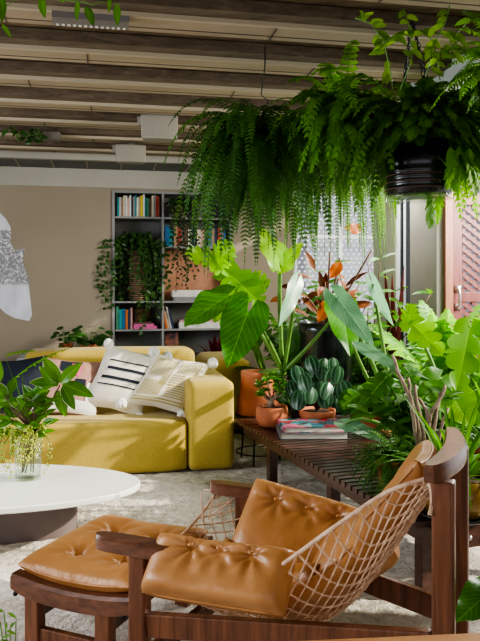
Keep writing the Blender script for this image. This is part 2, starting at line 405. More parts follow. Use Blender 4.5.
# shaggy rug
mb = MB()
def rugp(u, v):
    x = -3.2 + 5.0 * v; y = .9 + 4.9 * u; p = RM(x, y, 0)
    h = .012 + .010 * noise.noise(p * 9) + .010 * noise.noise(p * 24) + .008 * abs(noise.noise(p * 3.1))
    if min(u, 1 - u, v, 1 - v) < 1e-6: h = -.011
    return V(p.x, p.y, max(-.011, h))
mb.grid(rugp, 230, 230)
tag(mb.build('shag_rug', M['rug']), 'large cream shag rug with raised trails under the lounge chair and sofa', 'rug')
# back wall with recess for the bookcase
RB = RX(112, YB); RE = RX(232, YB); HT = RH(112, 190, YB); CH = 2.60
mb = MB()
def wallbox(mb, x0, x1, y0, y1, h0, h1): mb.prism([(x0, y0), (x1, y0), (x1, y1), (x0, y1)], h0, h1, lambda p: RM(*p))
XW0, XW1 = RX(294, YB), RX(384, YB)
wallbox(mb, XL, RB, YB, YB + .12, 0, HT + .07); wallbox(mb, RB, RE, YB + .36, YB + .48, 0, HT + .07); wallbox(mb, RE, XW0, YB, YB + .12, 0, HT + .07)
wallbox(mb, XW0, XW1, YB, YB + .12, 0, .45); wallbox(mb, RB, RE, YB, YB + .36, HT, HT + .07)
struct(mb.build('wall_back', M['wall'], smooth=False))
mb = MB(); wallbox(mb, XL, XW1, YB - .02, YB + .12, HT + .02, CH)
struct(mb.build('trim_1', M['wallcream'], smooth=False))
# ceiling cove grille
mb = MB(); wallbox(mb, XL, 1.4, YB - .55, YB - .02, 2.462, 2.49); wallbox(mb, XL, 1.4, YB - .62, YB - .55, 2.44, 2.53)
struct(mb.build('trim_2', M['wallcream'], smooth=False))
mb = MB(); wallbox(mb, XL, 1.4, YB - .54, YB - .03, 2.452, 2.461)
for i in range(12):
    pass
struct(mb.build('trim_3', simple('grey vent slot', (.13, .13, .13), (.17, .17, .165), .6, 3), smooth=False))
mb = MB()
for i in range(16): x = XL + .1 + i * .33; wallbox(mb, x, x + .012, YB - .54, YB - .03, 2.447, 2.4515)
struct(mb.build('trim_4', M['plankedge'], smooth=False))
# ceiling: concrete slab, ribs and pale panels
mb = MB(); wallbox(mb, XL, 2.62, YN, YB + .1, 2.535, 2.62); struct(mb.build('ceiling', M['conc'], smooth=False))
ys = [3.13 + .533 * i for i in range(7)] + [3.13 - .533 * i for i in range(1, 8)]
SX = .0
pm, em, gm = MB(), MB(), MB()
XS = 1.88
for y in ys:
    if y > YB - .66: continue
    wallbox(pm, XL, XS, y + .012, y + .21, 2.47, 2.50)
    wallbox(em, XL, XS, y - .012, y + .012, 2.455, 2.50)
    wallbox(gm, XL, XS, y - .10, y - .012, 2.475, 2.53)
    wallbox(gm, XL, XS, y + .01, y + .22, 2.50, 2.53)
struct(pm.build('trim_5', M['plank'], smooth=False)); struct(em.build('trim_6', M['plankedge'], smooth=False)); struct(gm.build('trim_7', M['concg'], smooth=False))
# joints in the pale panels
mb = MB()
for i, y in enumerate(ys):
    if y > YB - .66: continue
    wallbox(mb, XL, XS, y + .155, y + .161, 2.468, 2.471)
    for k in range(4): x = -2.9 + k * 1.23 + (i % 2) * .35; wallbox(mb, x, x + .007, y + .013, y + .209, 2.468, 2.471)
struct(mb.build('trim_8', simple('panel joint', (.1, .08, .06), rough=.9), smooth=False))
# smooth lowered soffit on the right
mb = MB(); wallbox(mb, XS, 2.62, YN, YB + .1, 2.38, 2.534)
struct(mb.build('trim_9', simple('white soffit', (.5, .5, .49), (.55, .55, .54), .8, 2), smooth=False))
# left wall with tall openings
mb = MB(); wallbox(mb, XL - .12, XL, YN, YB + .12, 2.3, 2.62); wallbox(mb, XL - .12, XL, YB - .9, YB + .12, -.01, 2.3)
wallbox(mb, XL - .12, XL, 3.6, 3.9, -.01, 2.3); wallbox(mb, XL - .12, XL, YN, .2, -.01, 2.3); struct(mb.build('wall_left', M['wall'], smooth=False))
mb = MB(); wallbox(mb, XL - .01, XW0, YB - .02, YB, -.01, .12); struct(mb.build('baseboard_back', M['wallcream'], smooth=False))
# right glazed wall: line from G0 (far) to G1 (near)
G0 = V(1.5, 7.5, 0); GD = (V(1.71, 5.0, 0) - G0).normalized(); GN = V(GD.y, -GD.x, 0) * -1
def gz(px): a = (px - CX) / F; t = (a * G0.y - G0.x) / (GD.x - a * GD.y); return t
def gwall(mb, p0, p1, h0, h1, th=.06, off=0):
    a = G0 + GD * gz(p0) - GN * off; b = G0 + GD * gz(p1) - GN * off; n = -GN * th
    q = [a, b, b + n, a + n]; mb.add([V(p.x, p.y, h0) for p in q] + [V(p.x, p.y, h1) for p in q], [(3, 2, 1, 0), (4, 5, 6, 7), (0, 1, 5, 4), (1, 2, 6, 5), (2, 3, 7, 6), (3, 0, 4, 7)])
mb = MB(); gwall(mb, 379, 401, -.01, 2.4); struct(mb.build('wall_right', M['olive'], smooth=False))
mb = MB()
for px in (381.5, 384, 393, 396): gwall(mb, px, px + .5, 0, 2.38, .015, -.015)
struct(mb.build('trim_10', M['olive'], smooth=False))
w1 = struct(bpy.data.objects.new('window_1', None)); COL.objects.link(w1); w1.location = G0 + GD * gz(405); WM[w1] = Matrix.Translation(w1.location)
mb = MB(); gwall(mb, 400.5, 404.2, 0, 2.38, .08, -.03); gwall(mb, 405.6, 410, 0, 2.38, .05, -.03); mb.build('window_frame', M['frameW'], w1, smooth=False)
mb = MB(); gwall(mb, 404.2, 405.6, 0, 2.38, .04); gwall(mb, 410, 415, 0, 2.38, .05, -.01); gwall(mb, 415.6, 422, 0, 2.38, .08, -.03); gwall(mb, 422, 560, .86, .94, .07, -.02); gwall(mb, 422, 560, -.01, .06, .07, -.02)
gwall(mb, 560, 575, -.01, 2.38, .07, -.02); mb.build('window_frame', M['frameK'], w1, smooth=False)
mb = MB(); gwall(mb, 405.6, 407.4, 1.1, 1.48, .03, -.045); mb.build('latch', M['black'], w1, smooth=False)
mb = MB(); gwall(mb, 421, 449, -.01, 2.38, .05, .05); struct(mb.build('trim_11', M['beigep'], smooth=False))
mb = MB(); wallbox(mb, 2.5, 2.62, YN, 2.0, -.01, 2.379); struct(mb.build('wall_sunblock', M['wall'], smooth=False))  # unseen wall added to keep the sun off chair and ottoman
# back window with perforated screen
w2 = struct(bpy.data.objects.new('window_2', None)); COL.objects.link(w2); w2.location = RM((XW0 + XW1) / 2, YB + .05, .45); w2.rotation_euler = (0, 0, TH)
WM[w2] = Matrix.Translation(w2.location) @ Matrix.Rotation(TH, 4, 'Z')
mb = MB()
for x in (XW0, (XW0 + XW1) / 2, XW1 - .04): wallbox(mb, x, x + .04, YB + .02, YB + .08, .45, HT + .02)
wallbox(mb, XW0, XW1, YB + .02, YB + .08, 1.78, 1.82)
mb.build('window_frame', M['frameW'], w2, smooth=False)
mb = MB(); y = YB + .35; mb.add([RM(XW0 - .7, y, 0), RM(XW1 + .7, y, 0), RM(XW1 + .7, y, HT + .3), RM(XW0 - .7, y, HT + .3)], [(0, 1, 2, 3)])
p = mb.build('metal_screen', M['perf'], smooth=False); p.rotation_euler = (0, 0, 0)
# put its mesh in the room frame so the hole grid runs level
me = p.data; rot = Matrix.Rotation(-TH, 4, 'Z'); me.transform(rot); p.rotation_euler = (0, 0, TH)
tag(p, 'grey perforated metal screen standing outside the back window', 'screen')
# lattice shutter outside
sh = thing('lattice_shutter', 'red brown wooden lattice shutter with steel pull handle beyond the rail', 'shutter', (1.66, 5.7, .0))
zs = 5.6
def sp(px, py, off=0): return W(px, py, zs + off + (px - 448) * .0006)
def sbox(mb, x0, x1, y0, y1, th=.04, off=0):
    a = [sp(x0, y1, off), sp(x1, y1, off), sp(x1, y1, off + th), sp(x0, y1, off + th), sp(x0, y0, off), sp(x1, y0, off), sp(x1, y0, off + th), sp(x0, y0, off + th)]; mb.hexa(a)
mb = MB(); sbox(mb, 453, 462, 168, 470); sbox(mb, 504, 513, 168, 470)
for a, b in ((168, 174), (196, 205), (292, 302), (460, 470)): sbox(mb, 462, 504, a, b)
mb.build('shutter_frame', M['redwood'], sh, smooth=False, bevel=.004)
mb = MB()
def diag(lo, hi, sgn, off, sw=.03):
    y = lo - 60
    while y < hi + 60:
        a = (462, y); b = (504, y + sgn * 34)
        # clip
        def cut(p, q):
            (x0, y0), (x1, y1) = p, q; t0, t1 = 0, 1; dy = y1 - y0
            for lim, s in ((lo, 1), (hi, -1)):
                f0, f1 = s * (y0 - lim), s * (y1 - lim)
                if f0 < 0 and f1 < 0: return None
                if f0 < 0: t0 = max(t0, f0 / (f0 - f1))
                if f1 < 0: t1 = min(t1, f0 / (f0 - f1))
            return None if t1 <= t0 else ((x0 + (x1 - x0) * t0, y0 + dy * t0), (x0 + (x1 - x0) * t1, y0 + dy * t1))
        c = cut(a, b)
        if c: mb.bar(sp(*c[0], off), sp(*c[1], off), .008, sw, V(0, 0, 1))
        y += 8.6
for lo, hi in ((174, 196), (205, 292), (302, 460)): diag(lo, hi, 1, .014); diag(lo, hi, -1, .026, .02)
mb.build('lattice', M['redwood'], sh, smooth=False)
mb = MB(); mb.tube([sp(457, 287, 0), sp(457, 288.5, -.05), sp(459.5, 290, -.06), sp(460, 298, -.065), sp(459.5, 305, -.06), sp(457, 307, -.05), sp(457, 309, 0)], .011, 8)
mb.box(sp(457.5, 289, -.006), .045, .012, .05); mb.box(sp(457.5, 307, -.006), .045, .012, .05); mb.build('handle', M['metalg'], sh)
for hy in (240, 420): mb = MB(); mb.box(sp(450.5, hy, -.01), .03, .02, .1); mb.build('hinge', M['black'], sh, smooth=False)
mb = MB(); gwall(mb, 448.4, 452, -.01, 2.38, .06, -.01); struct(mb.build('door_1', woodm('door jamb', (.25, .09, .05), (.4, .18, .11), 2), smooth=False))
# terrace outside
mb = MB(); mb.prism([(1.6, 4.0), (5.5, 4.0), (5.5, 10.5), (-1.5, 10.5), (-1.5, 8.3), (1.6, 8.3)], -.08, -.02); struct(mb.build('trim_12', M['terrace'], smooth=False))
mb = MB(); mb.box(V(2.8, 7.3, 1.2), 2.2, .1, 2.6); struct(mb.build('wall_terrace', simple('violet grey wall', (.2, .2, .26), rough=.8), smooth=False))

# mural on the back wall
outl = [(-22, 208), (-8, 206), (0, 213), (6, 219), (10.5, 227), (11, 235), (9.5, 242), (15, 250), (24.5, 248.5), (23, 256), (23, 264), (28, 277), (30, 296), (32, 315), (29, 321), (14, 318), (5, 313), (0, 308), (-10, 306), (-26, 300), (-34, 280), (-30, 250), (-26, 228)]
def muralm():
    m, nt, b, o = new('mural paint'); tc = nt.nodes.new('ShaderNodeTexCoord'); s = nt.nodes.new('ShaderNodeSeparateXYZ'); nt.links.new(tc.outputs['Object'], s.inputs[0])
    z = s.outputs[2]; n1 = noise_n(nt, coords(nt), 16, 5, .7, 2.5)
    band = math_n(nt, 'MULTIPLY', math_n(nt, 'GREATER_THAN', math_n(nt, 'ADD', z, math_n(nt, 'MULTIPLY', n1, .2)), .46), math_n(nt, 'LESS_THAN', math_n(nt, 'ADD', z, math_n(nt, 'MULTIPLY', n1, .15)), .98))
    spk = math_n(nt, 'MULTIPLY', band, math_n(nt, 'LESS_THAN', n1, .53))
    soft = ramp(nt, noise_n(nt, coords(nt, (1, 1, .4)), 9, 3), [(.3, (.62, .62, .68)), (.7, (.78, .78, .84))])
    nt.links.new(mixc(nt, spk, soft, (.3, .29, .3)), b.inputs['Base Color']); b.inputs['Roughness'].default_value = .7; return m
mb = MB(); n = len(outl)
f = [RM(RX(x, YB - .006), YB - .006, RH(x, y, YB - .006)) for x, y in outl]; g = [RM(RX(x, YB - .006), YB - .001, RH(x, y, YB - .006)) for x, y in outl]
mb.add(f + g, [tuple(range(n)), tuple(range(2 * n - 1, n - 1, -1))] + [(i, n + i, n + (i + 1) % n, (i + 1) % n) for i in range(n)])
tag(mb.build('wall_mural', muralm(), smooth=False), 'white figure shape with speckled grey middle painted on left wall', 'artwork')

# ================================================================== BOOKCASE
ZBK = YB - .02
def bh(py): return RH(160, py, ZBK)
bk = thing('bookcase', 'pale grey built-in bookcase of open cells set into back wall', 'bookcase', RM((RB + RE) / 2, YB + .1, 0), TH)
XD = RX(163, ZBK)
mb = MB(); t = .018
wallbox(mb, RB + .002, RB + t + .01, ZBK, YB + .34, 0, HT - .004); mb.build('side_panel', M['shelf'], bk, smooth=False)
mb = MB(); wallbox(mb, XD - .012, XD + .012, ZBK, YB + .34, 0, HT - .03); mb.build('divider', M['shelf'], bk, smooth=False)
mb = MB(); wallbox(mb, RE - .03, RE - .002, ZBK, YB + .34, 0, HT - .004); mb.build('side_panel', M['shelf'], bk, smooth=False)
mb = MB(); wallbox(mb, RB + .03, RE - .03, ZBK, YB + .34, HT - .028, HT - .004); mb.build('top_panel', M['shelf'], bk, smooth=False)
mb = MB(); wallbox(mb, RB + .002, RE - .002, YB + .34, YB + .355, 0, HT - .004); mb.build('back_panel', M['shelfback'], bk, smooth=False)
HS = {k: bh(k) for k in (217, 246, 301, 329, 352)}
def shelfb(a, b, h):
    mb = MB(); wallbox(mb, a, b, ZBK, YB + .34, h - .02, h); mb.build('shelf', M['shelf'], bk, smooth=False)
for k in (217, 301, 329): shelfb(RB + .03, XD - .012, HS[k])
for k in (217, 246, 301, 329): shelfb(XD + .012, RE - .03, HS[k])
shelfb(RB + .03, XD - .012, .25); shelfb(XD + .012, RE - .03, .25)
BC = {}
def bookmat(c):
    k = tuple(c)
    if k not in BC: BC[k] = simple('book cover', c, tuple(min(1, x * 1.25 + .01) for x in c), .55, 12)
    return BC[k]
PAL = {'white': (.6, .58, .54), 'cream': (.55, .48, .36), 'black': (.02, .02, .022), 'blue': (.03, .14, .3), 'teal': (.02, .25, .28), 'red': (.42, .05, .035), 'orange': (.5, .15, .04), 'yellow': (.55, .42, .04), 'grey': (.22, .22, .22), 'pink': (.6, .12, .3), 'green': (.05, .2, .12), 'navy': (.02, .03, .09), 'tan': (.35, .22, .13), 'rose': (.55, .3, .28), 'brown': (.12, .06, .035)}
ORD = ['first', 'second', 'third', 'fourth', 'fifth', 'sixth', 'seventh', 'eighth', 'ninth', 'tenth', 'eleventh', 'twelfth', 'thirteenth', 'fourteenth', 'fifteenth', 'sixteenth', 'seventeenth', 'eighteenth', 'nineteenth', 'twentieth', 'twenty-first', 'twenty-second']
def bookrow(x0, x1, h, cols, hts, group, where, lean=0):
    n = len(cols); ws = [R.uniform(.7, 1.3) for _ in cols]; s_ = (x1 - x0) / sum(ws); x = x0
    for i, (c, w) in enumerate(zip(cols, ws)):
        w *= s_; hh = hts[0] + (hts[1] - hts[0]) * R.random(); mb = MB(); y0 = ZBK + R.uniform(.015, .05); ln = lean * hh
        q = [(x, y0), (x + w * .93, y0), (x + w * .93, y0 + .17), (x, y0 + .17)]
        mb.add([RM(a, b, h + .001) for a, b in q] + [RM(a - ln, b, h + hh) for a, b in q], [(3, 2, 1, 0), (4, 5, 6, 7), (0, 1, 5, 4), (1, 2, 6, 5), (2, 3, 7, 6), (3, 0, 4, 7)])
        # title band
        a0, a1 = .6, .75
        o = mb.build('book', bookmat(PAL[c]), smooth=False)
        tag(o, f'{c} upright book, {ORD[i]} from the left {where}', 'book', group); x += w
bookrow(RB + .035, XD - .025, HS[217], ['black', 'teal', 'white', 'tan', 'cream', 'white', 'rose', 'white', 'black', 'grey', 'teal', 'white', 'cream', 'yellow', 'white', 'teal', 'green', 'brown', 'cream', 'grey', 'red', 'brown'], (.19, .235), 'books on the top left shelf', 'on top left bookcase shelf')
bookrow(XD + .02, RE - .06, HS[246], ['blue', 'teal', 'tan', 'red', 'grey', 'brown', 'white', 'navy', 'cream', 'rose', 'black', 'blue', 'tan', 'navy', 'red', 'grey', 'blue'], (.17, .23), 'books on the second right shelf', 'above the peach panel')
bookrow(RB + .04, RB + .21, HS[329], ['green', 'teal', 'blue', 'orange', 'navy', 'rose'], (.2, .26), 'upright books on the lower left shelf', 'on lower left bookcase shelf')
bookrow(XD + .03, XD + .12, HS[329], ['orange', 'cream', 'white', 'navy'], (.18, .23), 'upright books on the lower right shelf', 'leaning on lower right bookcase shelf', .22)
def flatbook(x0, x1, h, t, c, label, group, y0=.03, d=.2):
    mb = MB(); wallbox(mb, x0, x1, ZBK + y0, ZBK + y0 + d, h, h + t); o = mb.build('book', bookmat(PAL[c]), smooth=False); tag(o, label, 'book', group); return o
g = 'books lying flat in the bookcase'
flatbook(RB + .22, XD - .06, HS[329] + .001, .03, 'pink', 'bright pink book lying flat at bottom of lower left shelf', g)
flatbook(RB + .22, XD - .09, HS[329] + .032, .022, 'pink', 'smaller pink book lying flat second from bottom on lower left shelf', g)
flatbook(RB + .21, XD - .11, HS[329] + .055, .02, 'brown', 'brown book lying flat on top of the pink books', g)
flatbook(XD + .17, RE - .08, HS[329] + .001, .035, 'white', 'white book lying flat at bottom of lower right shelf', g)
flatbook(XD + .17, RE - .1, HS[329] + .037, .03, 'white', 'white book lying flat in middle of lower right stack', g)
flatbook(XD + .18, RE - .12, HS[329] + .068, .022, 'rose', 'rose book lying flat on top of lower right stack', g)
flatbook(XD + .11, RE - .08, HS[301] + .001, .04, 'grey', 'grey book lying flat under the white one by peach panel', g)
flatbook(XD + .1, RE - .1, HS[301] + .042, .07, 'white', 'thick white book lying flat in front of peach panel', g)
mb = MB(); wallbox(mb, XD + .016, RE - .036, YB + .27, YB + .3, HS[301] + .001, HS[246] - .024)
tag(mb.build('copper_panel', M['copper'], smooth=False), 'peach copper panel standing at back of right bookcase cell', 'panel')
# framed picture and leaning items
pf = thing('picture_frame', 'small dark framed picture standing behind flat pink books', 'picture', RM(RB + .33, ZBK + .28, HS[329]), TH)
mb = MB(); x0, x1, h0 = RB + .23, RB + .42, HS[329] + .001
for a, b, c, d in ((x0, x1, h0, h0 + .02), (x0, x1, h0 + .2, h0 + .22), (x0, x0 + .02, h0 + .02, h0 + .2), (x1 - .02, x1, h0 + .02, h0 + .2)): wallbox(mb, a, b, ZBK + .27, ZBK + .29, c, d)
mb.build('frame', simple('walnut frame', (.07, .035, .02), rough=.5), pf, smooth=False)
mb = MB(); wallbox(mb, x0 + .02, x1 - .02, ZBK + .277, ZBK + .285, h0 + .02, h0 + .2); mb.build('picture', simple('brown picture', (.05, .03, .02), (.35, .2, .08), .6, 18), pf, smooth=False)
mb = MB(); h0 = HS[329] - .24; wallbox(mb, XD + .03, XD + .17, ZBK + .1, ZBK + .13, .252, HS[329] - .03)
tag(mb.build('portrait_card', simple('abstract portrait card', (.05, .04, .07), (.5, .2, .12), .6, 14), smooth=False), 'dark colourful card standing low in right bookcase column', 'picture')
# trailing plant in basket (left cell)
bp = thing('trailing_vine_basket', 'woven basket on left bookcase shelf overflowing with trailing green vines', 'plant', RM(RB + .27, ZBK + .15, HS[301]))
c = RM(RB + .27, ZBK + .15, HS[301] + .001)
mb = MB(); mb.lathe(c, [(.075, 0), (.1, .02), (.1, .3), (.085, .5), (.075, .54), (.07, .5), (.085, .3)], 24)
bm_, nt, b, o = new('woven basket'); v_ = coords(nt); wv = nt.nodes.new('ShaderNodeTexWave'); wv.bands_direction = 'Z'; wv.inputs['Scale'].default_value = 14; wv.inputs['Distortion'].default_value = .6
nt.links.new(v_, wv.inputs['Vector']); nt.links.new(ramp(nt, wv.outputs['Fac'], [(.3, (.1, .06, .035)), (.7, (.34, .22, .14))]), b.inputs['Base Color']); bumpn(nt, b, wv.outputs['Fac'], .5, .01)
mb.build('basket', bm_, bp)
lv, st = MB(), MB()
top = c + V(0, 0, .58)
for i in range(36):
    a = R.uniform(0, 6.283); r = R.uniform(.1, .27); d = V(math.cos(a), math.sin(a) * .6 - .25, 0)
    L = R.uniform(.15, .8) if abs(d.x) > .4 else R.uniform(.1, .6)
    p0 = top + V(0, 0, R.uniform(0, .12)) ; p1 = top + d * r * .7 + V(0, -.03, R.uniform(.04, .16)); p2 = top + d * r + V(0, -.06, -L * .35); p3 = p2 + V(R.uniform(-.05, .05), R.uniform(-.03, .02), -L * .65)
    p1.y = max(p1.y, 6.9)
    vine(lv, st, [p0, p1, p2, p3], .05, int(12 + L * 22), .034)
for dx, L in ((-.3, .55), (-.26, .7), (.24, .72), (.28, .5), (.05, 1.0), (.1, .82), (-.18, .7)):
    p1 = top + V(dx, -.22, .05); vine(lv, st, [top, p1, p1 + V(dx * .2, -.03, -L * .5), p1 + V(dx * .25 + R.uniform(-.05, .05), 0, -L)], .05, 26, .036)
lv.build('foliage', M['ivy'], bp); st.build('stem', M['stem'], bp)
# string vine on the right cell
sv = thing('trailing_string_vine', 'dark green vine trailing in strings from a pale pot on top right shelf', 'plant', RM(XD + .17, ZBK + .12, HS[217]))
c = RM(XD + .19, ZBK + .12, HS[217] + .001); mb = MB(); mb.lathe(c, [(.05, 0), (.065, .01), (.075, .12), (.065, .12), (.06, .02)], 20); mb.build('pot', simple('buff pot', (.4, .3, .2), rough=.7), sv)
lv, st = MB(), MB()
for px0, px1, y1 in ((171, 174, 268), (173, 179, 270), (176, 183, 287), (180, 187, 290), (184, 188, 282), (186, 194, 280), (177, 186, 262), (181, 176, 292), (190, 198, 270), (186, 208, 268), (192, 190, 250), (171, 172, 240)):
    z0 = 7.0; a = W(px0, 198, z0 + .1); vine(lv, st, [c + V(0, 0, .13), a, W((px0 * 2 + px1) / 3, (198 * 2 + y1) / 3, z0), W(px1, y1, z0)], .036, 44, .026)
for i in range(8):
    vine(lv, st, [c + V(0, 0, .12), c + V(R.uniform(-.17, .17), -.06, R.uniform(.12, .2)), c + V(R.uniform(-.22, .22), -.1, R.uniform(-.05, .1))], .036, 18, .026)
lv.build('foliage', M['ivydark'], sv); st.build('stem', M['stemb'], sv)

# ================================================================== SPEAKERS + CEILING FITTINGS
def speaker(px0, px1, py0, py1, z, label):
    a = W(px0, py1, z); b = W(px1, py0, z); c = (a + b) / 2; w = b.x - a.x; h = b.z - a.z
    t = thing('wall_speaker', label, 'speaker', V(c.x, c.y, a.z), TH, 'white ceiling hung speakers')
    ax = (V(math.cos(TH), math.sin(TH), 0), V(-math.sin(TH), math.cos(TH), 0), V(0, 0, 1))
    mb = MB(); prof = []
    for i in range(9): q = i / 8; prof.append((-.5 + q, -.5 - .14 * math.sin(math.pi * q)))
    poly = prof + [(.42, .35), (-.42, .35)]
    n = len(poly); vs = []
    for k in (-.5, .5):
        for x, y in poly: vs.append(c + ax[0] * (x * w * (1 if k > 0 else .96)) + ax[1] * (y * h * .9) + V(0, 0, k * h))
    mb.add(vs, [tuple(range(n - 1, -1, -1)), tuple(range(n, 2 * n))] + [(i, (i + 1) % n, n + (i + 1) % n, n + i) for i in range(n)])
    mb.build('housing', M['white'], t, smooth=False, bevel=.012)
    mb = MB(); top = 2.47 - c.z; mb.box(c + V(0, h * .3, (h / 2 + top) / 2), .05, .04, max(.02, top - h / 2)); mb.box(c - ax[0] * (w * .5) + V(0, 0, h * .28), .03, .05, .06); mb.build('bracket', M['white'], t, smooth=False)
speaker(140, 177.5, 117, 141, 5.05, 'white curved speaker hung from ceiling, the nearer larger one')
speaker(115, 146, 146, 163.5, 5.9, 'white curved speaker hung from ceiling, the farther lower one')
mb = MB(); a = W(62, 9, 3.0)
lf = thing('ceiling_light', 'long grey ceiling light fitting with a row of small bulbs', 'light fitting', V(a.x, a.y, 2.4), TH)
ax = (V(math.cos(TH), math.sin(TH), 0), V(-math.sin(TH), math.cos(TH), 0), V(0, 0, 1)); c = W(91, 0, 3.1); c.z = 2.452
mb = MB(); mb.box(c, .33, .1, .05, ax); mb.build('housing', simple('grey fitting', (.2, .18, .17), rough=.5), lf, smooth=False)
mb = MB()
for i in range(13): mb.box(c + ax[0] * (-.145 + i * .0242) + ax[1] * .03 + V(0, 0, -.027), .013, .012, .006, ax)
mb.build('lamp_row', simple('cell white', (.8, .8, .75), rough=.4), lf, smooth=False)
c = W(41, 136, 5.5)
mb = MB(); mb.box(c, .3, .08, .06, ax); mb.box(c + V(0, 0, (2.47 - c.z) / 2), .03, .03, 2.47 - c.z, ax)
tag(mb.build('ceiling_tray', simple('taupe box', (.22, .19, .16), rough=.7), smooth=False), 'narrow taupe box fixed under ceiling with a vine over it', 'box')
tv = thing('ceiling_vine', 'thin green vine draped over narrow taupe ceiling box', 'plant', c + V(0, 0, .04)); lv, st = MB(), MB()
for pts in ([(2, 133), (12, 130), (26, 133), (40, 128)], [(24, 130), (30, 138), (34, 141)], [(12, 128), (22, 138), (40, 133)], [(38, 128), (41, 135), (40, 142)]):
    vine(lv, st, [W(x, y, 5.38) for x, y in pts], .06, 7, .04)
lv.build('foliage', M['ivy'], tv); st.build('stem', M['stem'], tv)
# hanging creeper top left
hv = thing('hanging_creeper', 'leafy creeper hanging from ceiling at top left corner', 'plant', W(50, 0, 2.6)); lv, st = MB(), MB()
st.tube([W(-20, -4, 2.62), W(20, -2, 2.6), W(50, -1, 2.6), W(84, 2, 2.6), W(92, 5, 2.58), W(101, 2, 2.6), W(120, 4, 2.6)], .003, 5)
st.tube([W(20, -2, 2.6), W(2, 8, 2.6)], .002, 4)
for x, y, tx, ty, w in ((3, -4, 2, 22, 7), (41, -3, 44, 17, 8), (78, 0, 76, 20, 5), (86, 6, 94, 25, 8), (110, -5, 109, 12, 4), (117, 4, 117, 25, 7), (2, 24, 11, 37, 4), (-8, 2, -2, 28, 6), (60, -6, 63, 2, 5)):
    bigleaf(lv, W(x, y, 2.6), W(tx, ty, 2.58), face(W(x, y, 2.6), -.2, R.uniform(-.4, .4)), w / F * 2.6 * 1.1, 'lance', .1, .25, .03, 10, 2)
lv.build('foliage', M['mgreen'], hv); st.build('stem', M['stem'], hv)

# ================================================================== SOFA
def rbox(mb, x0, x1, y0, y1, h0, h1, r=.06, puff=.02, n=10, fn=None):
    """soft upholstered block in the room frame: superellipsoid-like rounded box"""
    c = ((x0 + x1) / 2, (y0 + y1) / 2, (h0 + h1) / 2); hs = ((x1 - x0) / 2, (y1 - y0) / 2, (h1 - h0) / 2)
    faces = []; vs = {}; vl = []; m = n
    def pt(a):
        k = tuple(round(x, 5) for x in a)
        if k in vs: return vs[k]
        q = [a[i] * hs[i] for i in range(3)]; inn = [max(-(hs[i] - r), min(hs[i] - r, q[i])) for i in range(3)]
        d = Vector([q[i] - inn[i] for i in range(3)])
        if d.length > 1e-9: q = [inn[i] + d.normalized()[i] * r for i in range(3)]
        pf = [puff * (1 - a[(i + 1) % 3] ** 2) * (1 - a[(i + 2) % 3] ** 2) * (1 if a[i] > .99 else -1 if a[i] < -.99 else 0) for i in range(3)]
        p = RM(c[0] + q[0] + pf[0], c[1] + q[1] + pf[1], c[2] + q[2] + pf[2])
        if fn: p = fn(p)
        vs[k] = len(vl); vl.append(p); return vs[k]
    g = []
    for i in range(m + 1):      # concentrate samples near edges
        t = -1 + 2 * i / m; g.append(math.copysign(abs(t) ** .55, t))
    fs = []
    for axn in range(3):
        for sgn in (-1, 1):
            for i in range(m):
                for j in range(m):
                    q = []
                    for (a, b) in ((i, j), (i + 1, j), (i + 1, j + 1), (i, j + 1)):
                        v = [0, 0, 0]; v[axn] = sgn; v[(axn + 1) % 3] = g[a]; v[(axn + 2) % 3] = g[b]; q.append(pt(v))
                    fs.append(tuple(q) if sgn > 0 else tuple(reversed(q)))
    mb.add(vl, fs)
ca = W(235, 473, 4.73); XA1 = (ca.x + .194 * ca.y) / NN; YS = (ca.y - .194 * ca.x) / NN; XA0 = XA1 - .315
sofa = thing('mustard_sofa', 'long mustard yellow linen sofa with block arm facing the coffee table', 'sofa', RM(-1, YS + .5, 0), TH)
XB0 = RX(25, YS + .78)
mb = MB(); rbox(mb, -2.75, XA0 - .004, YS + .005, YS + .80, .02, .37, .045, .008, 14); mb.build('seat', M['sofa'], sofa)
mb = MB(); rbox(mb, XA0, XA1, YS, YS + 1.08, .02, .62, .045, .006, 14); mb.build('armrest', M['sofa'], sofa)
mb = MB(); rbox(mb, XB0, XA0 - .0 + .14, YS + .74, YS + 1.06, .02, .775, .05, .01, 14, lambda p: p); mb.build('backrest', M['sofa'], sofa)
mb = MB(); rbox(mb, XB0 + .01, XA0 - .01, YS + .64, YS + .84, .30, .62, .06, .02, 12); mb.build('back_cushion', M['sofa'], sofa)
mb = MB(); rbox(mb, -3.3, XB0 - .24, YS + .74, YS + 1.06, .02, .75, .06, .01, 10); mb.build('backrest', M['sofa'], sofa)
mb = MB()
for x in (-2.6, -1.2, XA1 - .1):
    for y in (YS + .1, YS + .95): mb.prism([(x - .03, y - .03), (x + .03, y - .03), (x + .03, y + .03), (x - .03, y + .03)], 0, .03, lambda p: RM(*p))
mb.build('foot', M['black'], sofa, smooth=False)
mb = MB(); xa = RX(206, 5.85); xb = RX(254, 5.85); rbox(mb, xa, xb, 5.84, 6.7, .0, .63, .09, .012, 12)
tag(mb.build('yellow_pouf', M['sofa']), 'mustard upholstered block seat standing behind the sofa arm', 'pouf')

